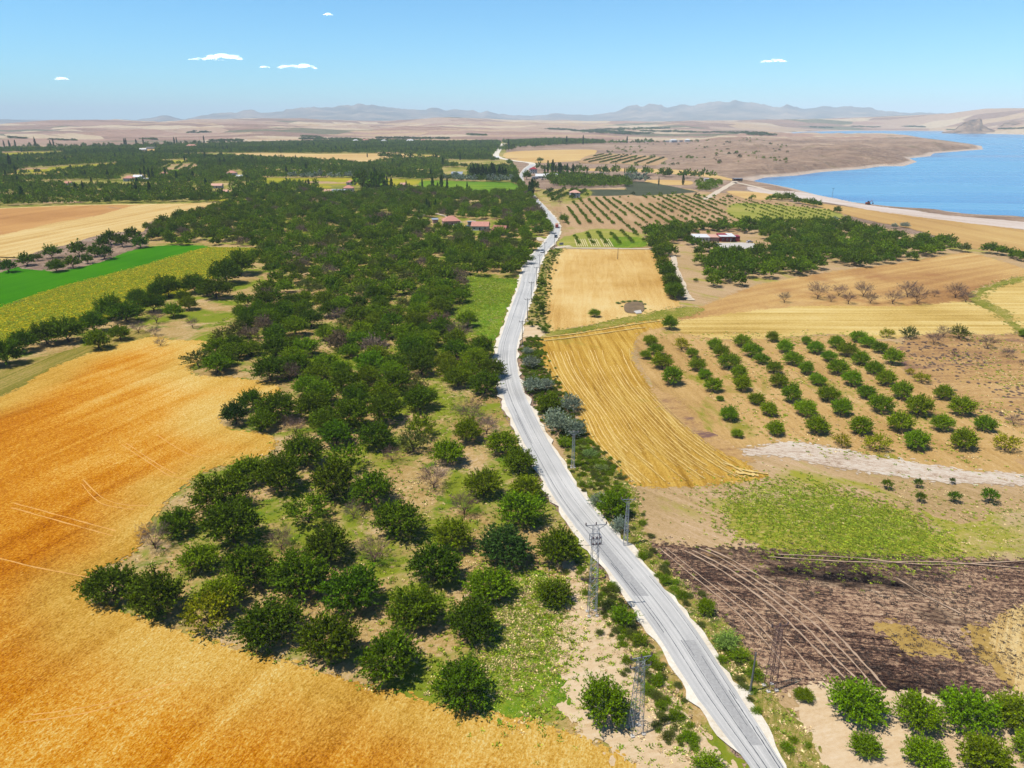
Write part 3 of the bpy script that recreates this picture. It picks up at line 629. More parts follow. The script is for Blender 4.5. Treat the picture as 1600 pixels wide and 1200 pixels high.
for px, wd in (([(1100,312),(1118,302),(1135,292),(1147,285),(1152,280)], 7), ([(848,377),(842,373),(838,371.5)], 5.0), ([(884,388),(940,388.5),(1016,389.5),(1040,388)], 3.0),
               ([(1052,400),(1055,420),(1064,440),(1070,458),(1080,470)], 3.2), ([(1147,285),(1180,292),(1230,306)], 6),
               ([(640,348),(655,340),(670,333),(690,336),(720,348)], 3.0), ([(868,388),(880,386),(892,385)], 5)):
    b = MB(); b.add(*ribbon('', px, wd, None, ZT, fray=0.35)); tag(b.build('track', M['dirt_road']), kind='structure')
ribbons('tyre_tracks', [([(1092,858),(1130,876),(1200,922),(1255,962),(1300,1003),(1340,1045),(1365,1078)], 0.3), ([(1103,858),(1142,876),(1212,918),(1268,958),(1314,1001),(1355,1045),(1384,1078)], 0.3),
   ([(1070,862),(1130,895),(1200,945),(1248,990),(1290,1032),(1320,1062)], 0.3), ([(1082,862),(1142,893),(1212,942),(1262,985),(1304,1030),(1337,1062)], 0.3),
   ([(1215,868),(1330,873),(1450,884),(1600,878)], 0.2), ([(1200,872),(1340,880),(1470,880),(1620,892)], 0.2), ([(1030,858),(1080,900),(1150,958),(1200,1010),(1230,1050)], 0.2), ([(1040,858),(1092,900),(1160,954),(1212,1008)], 0.2),
   ([(1120,912),(1170,950),(1230,1005),(1270,1052)], 0.2), ([(1400,905),(1450,935),(1500,960)], 0.25)], M['rut'], ZT + 0.004, fray=1.3)
zw = max(v.co.z for v in wf.data.vertices) + 0.018
ribbons('flattened_wheat_tracks', [([(22,787),(100,808),(180,830)], 0.22), ([(18,794),(100,817),(176,838)], 0.22), ([(190,695),(240,728),(268,745),(305,750)], 0.2), ([(197,693),(248,727),(274,741)], 0.2),
   ([(130,750),(160,778),(200,790),(262,790)], 0.18), ([(128,757),(158,787),(210,797)], 0.18), ([(-20,868),(60,888),(150,905)], 0.22), ([(50,1118),(150,1103),(240,1076),(290,1066)], 0.16), ([(30,1130),(140,1114),(240,1085)], 0.16), ([(245,680),(290,708),(320,716)], 0.18)], M['rut_wheat'], zw, fray=1.2)
# straw swaths left by the combine, following the curve of the stubble field
def swaths():
    left = [(843,552),(858,584),(880,617),(904,650),(918,683),(937,709),(961,733),(985,757)]
    right = [(988,545),(993,568),(1014,602),(1050,640),(1090,676),(1130,706),(1165,728),(1196,743)]
    it = []
    for k in range(1, 27):
        t = k / 27.0
        L = [(a[0] * (1 - t) + b[0] * t, a[1] * (1 - t) + b[1] * t) for a, b in zip(left, right)]
        i0 = random.choice([0, 0, 0, 1, 2]); i1 = random.choice([8, 8, 8, 7, 6])
        if i1 - i0 < 3: continue
        seg = [(x + random.uniform(-1.2, 1.2), y + random.uniform(-1, 1)) for x, y in L[i0:i1]]
        it.append((seg, random.choice([0.16, 0.22, 0.3, 0.12])))
    it += [([(846,528),(900,522),(980,509),(1040,501)], 0.6), ([(850,533),(910,526),(985,515),(1010,512)], 0.6), ([(1130,724),(1160,735),(1200,742)], 0.6), ([(1150,738),(1165,742),(1185,744)], 1.0)]
    ribbons('straw_swaths', it, M['straw'], ZT, fray=1.5)
swaths()

# ================================================================== ROAD
LO = [(1330,1360),(1230,1262),(1184,1210),(1150,1185),(1120,1165),(1087,1140),(1070,1115),(1052,1080),(1035,1045),(1012,995),(1000,962),(960,925),(940,890),(917,857),(900,840),(875,810),(852,775),(837,737),(815,695),(800,667),(790,642),(780,617),(772,570),(775,540),(800,470),(810,445),(815,420),(826,402),(840,389),(850,378),(861,363),(861,350),(854,341),(844,326),(838,320),(832,310),(818,294),(816,286),(811,279),(812,272),(818,264),(825,259),(830,255.5)]
LO = [(1262,1360),(1205,1262),(1172,1210),(1140,1170),(1112,1135),(1087,1105),(1070,1080),(1052,1050),(1035,1020),(1014,985),(988,950),(960,915),(940,890),(917,857),(900,835),(875,805),(852,768),(837,737),(815,695),(800,667),(790,642),(780,617),(772,570),(775,540),(800,470),(810,445),(815,420),(826,402),(840,389),(850,378),(861,363),(861,350),(854,341),(844,326),(838,320),(832,310),(818,294),(816,286),(811,279),(812,272),(818,264),(825,259),(830,255.5)]
RO = [(1332,1360),(1268,1262),(1232,1206),(1202,1157),(1165,1098),(1120,1028),(1086,975),(1056,938),(1024,897),(989,865),(962,830),(927,795),(908,770),(881,725),(862,695),(850,675),(840,650),(822,620),(812,587),(808,555),(812,530),(820,507),(826,482),(837,450),(841,425),(851,398),(858,390),(866,382.5),(872.5,373),(876,363),(876.6,355),(872.5,346),(865.5,337.6),(858,330),(852,323),(844,315),(836,306),(826,296),(820,288),(817.5,280),(818,274),(824,266),(833,261),(838,256.5)]
def interp_x(prof, y):
    ys = np.array([p[1] for p in prof])[::-1]; xs = np.array([p[0] for p in prof])[::-1]
    return np.interp(y, ys, xs)
ys = [1350.0]
while ys[-1] > 257: 
    y = ys[-1]; Y = at(800, y).y; ys.append(y - max(0.35, FPX * CAM_H / (Y * Y + 4900) * (1.5 + Y * 0.004)))
ys = np.array(ys)
lo = interp_x(LO, ys); ro = interp_x(RO, ys)
k = np.ones(7) / 7.0
def smooth(a): 
    p = np.concatenate([[a[0]] * 3, a, [a[-1]] * 3]); return np.convolve(p, k, 'valid')
lo = smooth(smooth(lo)); ro = smooth(smooth(ro))
def strip(name, fl, fr, z, mat, nacross=1, jit=0.0, kind='structure'):
    vs = []; uvs = []; fs = []; al = 0; prev = None
    for i, y in enumerate(ys):
        wv = ro[i] - lo[i]; l = lo[i] + wv * (fl if not callable(fl) else fl(y)); r = lo[i] + wv * (fr if not callable(fr) else fr(y))
        a = at(l, y); b = at(r, y)
        if jit:
            a.x += (float(vnoise(al / 1.7, 0.5, 3)) - 0.5) * jit; b.x += (float(vnoise(al / 1.7, 7.5, 4)) - 0.5) * jit
        mid = (a + b) / 2
        if prev is not None: al += (mid - prev).length
        prev = mid
        for j in range(nacross + 1):
            t = j / nacross; p = a.lerp(b, t); vs.append((p.x, p.y, z)); uvs.append((t, al))
    q = nacross + 1
    for i in range(len(ys) - 1):
        for j in range(nacross): fs.append((i * q + j, i * q + j + 1, (i + 1) * q + j + 1, (i + 1) * q + j))
    me = bpy.data.meshes.new(name); me.from_pydata(vs, [], fs); u = me.uv_layers.new(name='UVMap')
    lv = np.zeros(len(me.loops), dtype=np.int32); me.loops.foreach_get('vertex_index', lv)
    u.data.foreach_set('uv', np.array(uvs, dtype=np.float32)[lv].ravel()); me.materials.append(mat)
    o = link(name, me); tag(o, kind=kind); return o
ZR = ZT + 0.012
strip('road_shoulder', -0.03, 1.03, ZR, M['shoulder'], 1, 2.4)
strip('road', lambda y: 0.10, lambda y: 0.93, ZR + 0.005, M['asphalt'], 4, 0.25)
# verges of bleached gravel join the field: seams and patches of tar
def seam(items):
    b = MB()
    for q, (y0, y1, f, wd) in enumerate(items):
        pts = [tuple(at(lo[i] + (ro[i] - lo[i]) * f, ys[i])[:2]) for i in range(len(ys)) if y1 <= ys[i] <= y0]
        if len(pts) > 2: b.add(*ribbon('', pts[::2], wd, None, ZR + 0.013 + 0.0005 * q, fray=0.8, world=True))
    tag(b.build('tar_seams', M['seam']), kind='stuff')
seam([(1240,905,0.33,0.09),(1240,990,0.50,0.10),(1240,1060,0.80,0.14),(1150,1010,0.70,0.07),(905,640,0.30,0.10),(700,440,0.34,0.10),(1030,905,0.56,0.07),(1240,1120,0.88,0.08),(1100,900,0.84,0.08),(900,560,0.62,0.06),(1000,880,0.26,0.12)])
pt = []
def rpt(y, f): i = int(np.argmin(abs(ys - y))); return tuple(at(lo[i] + (ro[i] - lo[i]) * f, ys[i])[:2])
o = sheet('asphalt_patch', [rpt(y, 0.20) for y in np.linspace(845, 935, 10)] + [rpt(y, 0.50) for y in np.linspace(935, 845, 10)], ZR + 0.009, M['patch'])
o = sheet('asphalt_patch', [rpt(y, 0.52) for y in np.linspace(1000, 1160, 12)] + [rpt(y, 0.76) for y in np.linspace(1160, 1000, 12)], ZR + 0.009, M['patch'])
# the road beyond the second bend
for px, wd in (([(836,258),(828,254.5),(812,252.5),(795,250),(780,246.5),(775,242),(779,235),(784,228),(787,224)], 13), ([(812,275),(806,274.5),(800,273)], 9)):
    b = MB(); b.add(*ribbon('', px, wd, None, ZR + 0.003, fray=0.15)); tag(b.build('road', M['shoulder']), kind='structure')

# ================================================================== PLANTS
def leaf_material(fixed=None):
    m = NT('foliage')
    oi = m.n('ObjectInfo'); g = m.n('NewGeometry')
    r = g.outputs['Random Per Island']; ro_ = oi.outputs['Random']
    hs = m.n('HueSaturation', ins={'Color': fixed or oi.outputs['Color']})
    m.t.links.new(m.math('ADD', 0.485, m.math('MULTIPLY', m.math('ADD', m.math('MULTIPLY', ro_, 0.65), m.math('MULTIPLY', r, 0.35)), 0.032)), hs.inputs['Hue'])
    hs.inputs['Saturation'].default_value = 1.0
    val = m.math('ADD', 0.50, m.math('ADD', m.math('MULTIPLY', m.math('POWER', r, 2.0), 1.35), m.math('MULTIPLY', ro_, 0.35)))
    m.t.links.new(val, hs.inputs['Value'])
    p = m.n('BsdfPrincipled', ins={'Base Color': hs.outputs[0], 'Roughness': 0.6, 'Specular IOR Level': 0.04})
    tr = m.n('BsdfTranslucent', ins={'Color': hs.outputs[0]})
    mx = m.n('MixShader', ins={0: 0.3}); m.t.links.new(p.outputs[0], mx.inputs[1]); m.t.links.new(tr.outputs[0], mx.inputs[2])
    m.t.links.new(mx.outputs[0], m.out.inputs[0]); return m.m
M['leaf'] = leaf_material()
m = NT('bark'); nn = m.noise(6, 5, 0.7)
M['bark'] = m.finish(m.ramp(nn, [(0.3, C(70,56,50)), (0.6, C(128,106,92))]), 0.95, nn, 0.5, 0.03)
m = NT('dead_bark'); nn = m.noise(6, 5, 0.7)
M['dead_bark'] = m.finish(m.ramp(nn, [(0.3, C(86,62,54)), (0.6, C(140,108,92))]), 0.95, nn, 0.5, 0.03)
DARK = (0.056, 0.092, 0.0008, 1); MID = (0.090, 0.134, 0.001, 1); BRIGHT = (0.105, 0.155, 0.0008, 1); YEL = (0.20, 0.185, 0.003, 1)
OLIVE = (0.070, 0.082, 0.014, 1); SILVER = (0.140, 0.168, 0.112, 1); DEEP = (0.024, 0.050, 0.006, 1); BROWN = (0.11, 0.08, 0.05, 1)
def leaf_quads(c, ax, nrm_r, l, wd, r):
    """c (N,3) centres, ax (N,3) long axes; one diamond leaf (two triangles) at each"""
    N = len(c); rnd = r.normal(size=(N, 3)); side = np.cross(ax, rnd); side /= np.linalg.norm(side, axis=1)[:, None] + 1e-9
    l = l[:, None]; wd = wd[:, None]
    v = np.stack([c - ax * l, c + side * wd, c + ax * l, c - side * wd], 1).reshape(-1, 3)
    f = np.arange(N * 4).reshape(N, 4); return v, f
def crown(seed, Rr=3.5, H=4.2, z0=0.7, shoots=170, per=20, leaf=0.2, low=-0.25, lump=0.35, inner=0.35, spiky=1.0, fill=1.0):
    """leafy shoots radiating from the limbs; lumpy outline with gaps"""
    r = np.random.default_rng(seed)
    # uneven directions over the crown
    d = r.normal(size=(shoots * 3, 3)); d /= np.linalg.norm(d, axis=1)[:, None]; d = d[d[:, 2] > low][:shoots]
    # thin out some sectors for gaps
    az = np.arctan2(d[:, 1], d[:, 0]); el = d[:, 2]
    lob = 0.5 * np.sin(az * 2 + r.uniform(0, 6)) + 0.35 * np.sin(az * 3 + r.uniform(0, 6) + el * 3) + 0.35 * np.sin(el * 6 + az + r.uniform(0, 6)) + 0.3 * np.sin(az * 5 - el * 5 + r.uniform(0, 6))
    rad = 1 + lump * 0.5 * lob + r.uniform(-0.13, 0.13, len(d))
    keep = r.random(len(d)) < (0.78 + 0.35 * lob) * fill + 0.1
    d = d[keep]; rad = rad[keep]; n = len(d)
    t = inner + (1.02 - inner) * r.random((n, per)) ** 0.8
    up = np.zeros((n, 1, 3)); up[:, 0, 2] = 0.18 * spiky
    bend = r.normal(size=(n, 1, 3)) * 0.12
    pos = d[:, None, :] * t[..., None] * rad[:, None, None] + (up + bend) * (t ** 2)[..., None]
    taper = (1.12 - t) ** 0.7
    pos = pos + r.normal(size=(n, per, 3)) * 0.085 * taper[..., None]
    ax = d[:, None, :] * (0.55 * spiky) + r.normal(size=(n, per, 3)) * 0.55 + np.array([0, 0, 0.15])
    ax /= np.linalg.norm(ax, axis=-1)[..., None]
    sc = np.array([Rr, Rr, H * 0.62]); cen = np.array([0, 0, z0 + H * 0.36])
    P = pos.reshape(-1, 3) * sc + cen; ax = ax.reshape(-1, 3)
    P[:, 2] = np.maximum(P[:, 2], 0.25)
    N = len(P); l = leaf * r.uniform(0.7, 1.5, N); wd = l * r.uniform(0.35, 0.6, N)
    return leaf_quads(P, ax, None, l, wd, r)
def limbs(seed, n=6, Rr=3.0, H=3.6, z0=0.0, depth=3, r0=0.2, sides=5, child=3, up=0.55, wig=0.3, tr=0.9):
    r = random.Random(seed); b = MB()
    def grow(p, d, L, rad, k):
        segs = 2 if k < depth - 1 else 1
        for s in range(segs):
            q = p + d * (L / segs) + Vector((r.gauss(0, wig), r.gauss(0, wig), r.gauss(0, wig) * 0.6)) * L * 0.16
            rb = rad * (0.72 if segs == 2 else 0.5); b.tube(p, q, rad, rb, sides if k < 2 else 3, cap=False); p = q; rad = rb
        if k < depth:
            for c in range(child + (1 if k == 0 else 0)):
                nd = (d + Vector((r.gauss(0, 0.62), r.gauss(0, 0.62), r.gauss(0.16, 0.35)))).normalized()
                grow(p, nd, L * r.uniform(0.58, 0.82), rad * r.uniform(0.65, 0.85), k + 1)
    top = Vector((r.uniform(-.15, .15), r.uniform(-.15, .15), tr))
    b.tube((0, 0, -0.1 + z0), top, r0 * 1.2, r0, sides, cap=False)
    for i in range(n):
        a = 6.283 * i / n + r.uniform(-.3, .3); el = r.uniform(0.35, 1.0) * up
        d = Vector((math.cos(a) * math.cos(el * 1.57), math.sin(a) * math.cos(el * 1.57), math.sin(el * 1.57)))
        grow(top, d, Rr * r.uniform(0.42, 0.6), r0 * r.uniform(0.4, 0.62), 1)
    return b
def me_of(vf, name='crown'): return mesh_np(name, vf[0], vf[1], M['leaf'])
# crowns and limbs shared by the trees:  radius 3.5 m, height about 4.6 m
CROWN = [me_of(crown(100 + i, shoots=430, per=24, leaf=0.165, z0=0.45, inner=0.45, lump=0.30 + 0.05 * (i % 3), H=4.3 + 0.25 * (i % 3))) for i in range(7)]
CROWN_OPEN = [me_of(crown(140 + i, shoots=190, per=18, z0=0.5, leaf=0.19, lump=0.55, inner=0.5, fill=0.8)) for i in range(4)]
CROWN_MID = [me_of(crown(160 + i, shoots=150, per=13, leaf=0.30, z0=0.5, inner=0.45, lump=0.35 + 0.08 * (i % 2), H=4.2 + 0.3 * (i % 3))) for i in range(7)]
LIMB = [limbs(200 + i, 6, depth=2).mesh('trunk', M['bark']) for i in range(4)]
DEAD = [limbs(230 + i, 6 + i % 2, Rr=3.4, depth=4, child=2 if i % 2 else 3, r0=0.17, up=0.75, tr=0.8).mesh('branches', M['dead_bark']) for i in range(5)]
def twig_vf(seed): 
    v, f = crown(seed, Rr=3.4, H=4.2, z0=0.9, shoots=120, per=13, leaf=0.42, lump=0.4, inner=0.4, spiky=1.6)
    q = v.reshape(-1, 4, 3); c = q.mean(1, keepdims=True); w_ = (q[:, 1:2] - q[:, 3:4]); q[:, 1:2] = c + w_ * .055; q[:, 3:4] = c - w_ * .055; return q.reshape(-1, 3), f
TWIG = [me_of(twig_vf(260 + i)) for i in range(3)]
TWIGC = (0.105, 0.068, 0.056, 1)
def plant(name, crown_me, limb_me, label, cat, color, group=None, cname='crown', lname='trunk'):
    o = empty(name, (0, 0, 0)); tag(o, label, cat, group)
    if crown_me: c = link(cname, crown_me, o); c.color = color
    if limb_me: link(lname, limb_me, o)
    return o
_used = {}; LASTP = [None]
def place(kind, crown_me, limb_me, p, width, label, cat, color, group=None, hscale=1.0, rz=None, nominal=7.3, cname='crown', lname='trunk'):
    """one plant as a thing of its own, copied from the first of its look"""
    key = (kind, crown_me.name if crown_me else '', limb_me.name if limb_me else '')
    s = width / nominal; rz = random.uniform(0, 6.283) if rz is None else rz
    sc = (s * random.uniform(0.94, 1.06), s * random.uniform(0.94, 1.06), s * hscale)
    if key not in _used:
        o = plant(kind, crown_me, limb_me, label, cat, color, group, cname, lname); _used[key] = o
        o.location = (p[0], p[1], 0); o.rotation_euler = (0, 0, rz); o.scale = sc
    else:
        o = copy_tree(_used[key], (p[0], p[1], 0), rz, sc, label, color)
    o['label'] = label; o['category'] = cat
    if group: o['group'] = group
    elif 'group' in o: del o['group']
    LASTP[0] = o
    return o
def spot(cx, cy, wpx, hz=0.42):
    """crown seen at (cx, cy), wpx wide -> place on the ground and width in metres"""
    p = at(cx, cy); 
    for _ in range(4):
        wd = wpx * mpp(p.x, p.y); p = at(cx, cy, wd * hz); 
    return p, wd
N_TREE = [0]
PLACED = []
def jit(c, a=0.16):
    k = random.uniform(1 - a, 1 + a); return (c[0] * k * random.uniform(1 - a, 1 + a), c[1] * k, c[2] * k * random.uniform(1 - a, 1 + a), 1)
def tree(cx, cy, wpx, label, color=DARK, form='full', group='orchard trees left of the road', hs=None):
    p, wd = spot(cx, cy, wpx, 0.34)
    PLACED.append((p.x, p.y, wd * 0.42)); N_TREE[0] += 1
    d = math.hypot(p.x, p.y)
    if form == 'full': cm = random.choice(CROWN if d < 420 else CROWN_MID); lm = random.choice(LIMB)
    elif form == 'open': cm = random.choice(CROWN_OPEN); lm = random.choice(LIMB)
    return place('orchard_tree', cm, lm, p, wd * 0.93, label, 'tree', jit(color), group, hs or random.uniform(0.92, 1.12))
def bare(cx, cy, wpx, label, group='leafless trees', leaves=None, kind='bare_tree'):
    p, wd = spot(cx, cy, wpx, 0.32); PLACED.append((p.x, p.y, wd * 0.4))
    return place(kind, leaves or random.choice(TWIG), random.choice(DEAD), p, wd, label, 'bare tree', jit(OLIVE if leaves else TWIGC, .1), group, random.uniform(0.85, 1.05), nominal=7.2, cname='leaves' if leaves else 'twigs', lname='branches')
O = 'orchard trees left of the road'
FRONT = [
 (172,912,86,'round dark tree at the far left tip of the orchard, jutting into the orange wheat',DARK),
 (243,932,86,'dark tree on the wheat edge just right of the leftmost tree of the orchard',DARK),
 (322,955,84,'yellowish green broad tree on the wheat edge, third from the left tip of the orchard',YEL),
 (345,930,70,'light green tree standing right behind the yellowish tree on the wheat edge',BRIGHT),
 (418,972,100,'large dark tree on the wheat edge, fourth from the left tip of the orchard',DARK),
 (512,1000,92,'dark spreading tree on the wheat edge between two larger dark trees',DARK),
 (608,1028,94,'large rounded dark tree touching the wheat edge left of the last corner tree',DARK),
 (720,1068,92,'dark tree nearest the camera on the wheat edge, alone at its lower corner',DARK),
 (945,1100,82,'round dense green tree standing alone on sand beside the nearest lattice pylon',BRIGHT),
 (865,925,58,'small bushy tree on the sandy strip left of the tall pylon',MID),
 (740,972,82,'dark spiky tree in the grass up the slope from the nearest corner tree',DARK),
 (648,952,84,'dark tree in the second row, straight above the gap between two wheat edge trees',DARK),
 (550,922,92,'broad dark tree in the second row behind the spreading wheat edge tree',DARK),
 (467,897,94,'very broad dark tree in the second row with black shade beneath',DARK),
 (388,885,88,'dark tree in the second row behind the yellowish tree',DARK),
 (310,872,62,'small dark tree beside the bare sapling at the wheat edge',MID),
 (277,815,60,'compact dark tree on the wheat edge just above the leafless sapling',DARK),
 (362,822,88,'broad dark tree behind the compact wheat edge tree',DARK),
 (342,770,84,'large dark tree bulging into the wheat below the wheat hook',DARK),
 (386,737,62,'dark tree on the wheat edge at the top of the leaning group of three',MID),
 (437,742,76,'broad dark tree in the third file from the wheat edge',DARK),
 (475,706,66,'dark tree near the rounded wheat corner, upper of a close pair',DARK),
 (512,850,76,'rounded dark tree right of the pale leafless shrub',DARK),
 (480,795,72,'half open tree with dark shade on its right side',MID),
 (520,752,76,'dark tree in the middle of the third file',DARK),
 (540,715,64,'open crowned tree over a pale dry patch',MID),
 (580,765,70,'upright dark tree above a pinkish stony path',DARK),
 (622,812,80,'flat topped dark tree with black shade to its right',DARK),
 (707,836,64,'mid green tree above the pale sandy gap near the road trees',MID),
 (680,884,80,'large dark tree with bare sand on its right',DARK),
 (765,912,76,'mid green tree on the grass left of the sandy strip',MID),
 (788,852,86,'very dark large tree beside the road trees, left of the last roadside one',DEEP),
 (872,855,72,'broad dark tree leaning over the white road shoulder, last before the pylon',MID),
 (815,795,74,'tall green tree in the row along the road, second from the pylon',MID),
 (822,765,56,'bright green tree in the roadside row above the tall one',MID),
 (812,722,50,'green tree at the road edge where the shoulder narrows',MID),
 (785,690,56,'green tree at the top of the roadside row below the bend',MID),
 (700,707,54,'solitary bright round tree casting a black shadow in the grass',BRIGHT),
 (755,757,60,'round green tree in the meadow right of the leafless spreading tree',MID),
 (657,667,52,'open dark tree on sandy ground below the tawny clearing',MID),
 (587,682,56,'dark tree at the lower edge of the dense wood',DARK),
 (432,634,66,'dark tree in the wheat notch, rightmost of its clump',DARK),
 (410,658,44,'small dark tree low in the clump in the notch of the wheat field',DARK),
 (367,648,46,'compact very dark tree, leftmost of the clump in the wheat notch',DEEP),
 (392,628,40,'dark tree at the back of the clump in the notch of the wheat field',DARK),
 (338,568,46,'dark tree above the bulge of the wheat, beside a sparse olive one',MID),
 (338,543,40,'tree behind the dark tree above the bulge of the wheat',MID),
 (420,577,56,'dark tree right of the green clearing above the wheat hook',DARK),
 (430,543,46,'dark tree at the left end of the dense wood, above the clearing',DARK),
 (392,543,36,'small tree on the sandy strip above the wheat hook',MID),
 (645,690,50,'thin olive tree beside two leafless ones near the tawny clearing',OLIVE),
 (770,575,46,'dark tree casting its shadow on the road at the outer bend',DARK),
 (757,598,52,'dark tree hanging over the road at the outer bend, nearer one',DARK),
 (752,545,44,'green tree beside the road just before the outer bend',MID),
 (655,622,56,'dark tree at the left side of the tawny clearing',DARK),
 (715,590,44,'green tree above the tawny clearing',MID),
 (600,640,60,'large dark tree in the dense wood near its lower edge',DARK),
 (545,650,62,'dark tree at the bottom of the dense wood',DARK),
 (730,500,34,'small bright tree casting a separate shadow at the foot of the green strip',BRIGHT),
]
for cx, cy, wp, lb, cl in FRONT:
    tree(cx, cy, wp, lb, cl, 'open' if cl in (YEL, OLIVE) or 'open' in lb or 'thin' in lb else 'full')
# bare and half dead trees among them
for cx, cy, wp, lb in [
 (240,842,54,'leafless sapling alone at the edge of the orange wheat'),
 (438,845,50,'pale leafless shrub like tree between two dark orchard trees'),
 (584,862,58,'leafless tree with grey twigs above the second row of the orchard'),
 (612,712,32,'slim leafless tree on a stem, left of the tawny grass patch'),
 (637,698,26,'small leafless tree with a pale trunk next to the slim one'),
 (677,748,52,'spreading leafless tree in the dry grass, its limbs fanned out'),
 (725,790,48,'leafless tree beside the meadow above the mid green one'),
 (552,800,36,'thin leafless tree next to pinkish stones'),
 (461,668,36,'leafless tree beyond the rounded wheat corner'),
 (452,583,40,'twiggy brown tree in the clearing above the wheat hook'),
 (718,520,46,'grey leafless tree by the foot of the green strip'),
 (735,645,50,'grey leafless tree leaning at the right of the tawny clearing'),
 (760,665,44,'twiggy grey tree by the road below the tawny clearing'),
 (215,512,26,'small leafless tree below the sunflower field row'),
 (243,497,26,'brown leafless tree between green ones below the sunflower field'),
 (241,518,22,'pale leafless tree at the top corner of the orange wheat'),
 (250,535,18,'little twiggy tree standing in the corner of the wheat'),
 (300,505,22,'little leafless tree on the grass strip right of the sunflower row'),
 (308,560,40,'sparse olive coloured tree at the bulge of the wheat'),
 (530,495,34,'red brown leafless tree inside the dense wood'),
 (470,415,30,'grey leafless tree in the upper wood'),
 (515,425,28,'brown leafless tree in the upper wood, right of the grey one'),
 (870,668+0,1,'')]:
    if lb: bare(cx, cy, wp, lb, leaves=(CROWN_OPEN[1] if 'sparse' in lb or 'olive' in lb else None))
# row under the sunflower field and row above the green crop
for i, (cx, cy, wp) in enumerate([(-28,560,46),(6,553,52),(34,535,44),(70,521,50),(104,516,56),(152,532,40),(146,505,44),(186,520,34),(170,484,44),(196,487,48),(214,465,36),(238,474,40),(262,450,42),(246,455,34),(270,485,32),(294,474,30),(302,442,46),(285,462,26),(337,450,48),(352,425,54),(375,412,50),(322,452,30),(330,480,0)]):
    if wp: tree(cx, cy, wp, '%s tree from the left in the ragged row below the sunflower field' % ['first','second','third','fourth','fifth','sixth','seventh','eighth','ninth','tenth','eleventh','twelfth','thirteenth','fourteenth','fifteenth','sixteenth','seventeenth','eighteenth','nineteenth','twentieth','twenty first','last'][i], MID if i in (5,7,14,15,21) else DARK, group='trees in the row below the sunflower field')
ORD = ['first','second','third','fourth','fifth','sixth','seventh','eighth','ninth','tenth','eleventh','twelfth','thirteenth','fourteenth','fifteenth','sixteenth','seventeenth','eighteenth','nineteenth','twentieth','twenty first','twenty second','twenty third','twenty fourth']
for i, (cx, cy, wp) in enumerate([(-14,412,26),(12,416,28),(40,405,30),(58,402,16),(80,394,27),(87,415,28),(112,409,28),(122,390,30),(136,405,20),(147,392,26),(162,395,30),(160,378,26),(172,372,30),(190,377,25),(207,366,28),(218,377,30),(235,370,16)]):
    tree(cx, cy, wp, '%s tree from the left in the line between pale wheat and green crop' % ORD[i], DARK, group='trees between the pale wheat and the green crop')
# bottom right orchard on sand
for cx, cy, wp, lb in [
 (1340,1097,90,'largest bright green tree of the sandy orchard, first of its back row'),
 (1437,1116,78,'bright green tree second in the back row of the sandy orchard'),
 (1515,1113,88,'bright green tree third in the back row of the sandy orchard'),
 (1590,1113,80,'bright green tree at the right frame edge in the back row of the sandy orchard'),
 (1352,1165,50,'small spiky bright tree in front of the largest tree of the sandy orchard'),
 (1448,1178,72,'bright green tree second in the front row of the sandy orchard'),
 (1543,1185,84,'bright green tree third in the front row of the sandy orchard'),
 (1612,1170,60,'bright tree cut by the right frame edge in the front row of the sandy orchard'),
 (1256,1085,32,'small green tree by the roadside weeds at the left end of the sandy orchard')]:
    tree(cx, cy, wp * .96, lb, BRIGHT, 'full', group='orchard trees on the sand at the lower right')
# young orchard in straight rows, right of the stubble
ROWS = {
 'leftmost': [(1016,531,25),(1025,546,24),(1009,555,18),(1035,565,34),(1050,588,38)],
 'second': [(1066,537,30),(1082,552,20),(1090,570,30),(1102,585,22),(1115,602,30),(1125,622,13),(1139,647,30),(1152,677,20)],
 'third': [(1117,537,25),(1127,550,28),(1140,565,35),(1155,582,30),(1160,600,32),(1182,622,28),(1202,640,28),(1212,669,32)],
 'fourth': [(1160,532,28),(1175,547,32),(1190,560,25),(1210,575,25),(1217,595,30),(1237,617,35),(1260,637,38),(1277,664,40),(1316,687,30)],
 'fifth': [(1207,527,20),(1227,542,28),(1240,560,32),(1260,575,28),(1277,592,28),(1295,615,36),(1315,637,36),(1345,664,40),(1371,692,38)],
 'sixth': [(1260,532,18),(1275,543,28),(1295,556,25),(1310,573,35),(1332,592,32),(1355,612,32),(1377,633,36),(1407,660,42),(1433,688,42)],
 'seventh': [(1307,535,28),(1325,546,32),(1345,560,30),(1367,575,30),(1385,591,33),(1410,611,36),(1437,635,42),(1472,661,36),(1507,686,46)],
 'rightmost': [(1342,525,28),(1356,534,26),(1375,543,25),(1396,559,32),(1422,580,15),(1442,590,26),(1475,613,32),(1503,636,38),(1540,662,34),(1573,692,40)]}
for rn, lst in ROWS.items():
    for i, (cx, cy, wp) in enumerate(lst):
        y_ = (rn, i) in (('fourth', 8), ('fifth', 8), ('rightmost', 9), ('rightmost', 4), ('rightmost', 5), ('second', 0))
        tree(cx, cy, wp, '%s%s tree from the far end of the %s row of the young orchard' % ('yellowish ' if y_ else 'green ', ORD[i], rn), YEL if y_ else BRIGHT, 'open' if y_ else 'full', group='young orchard trees in straight rows')
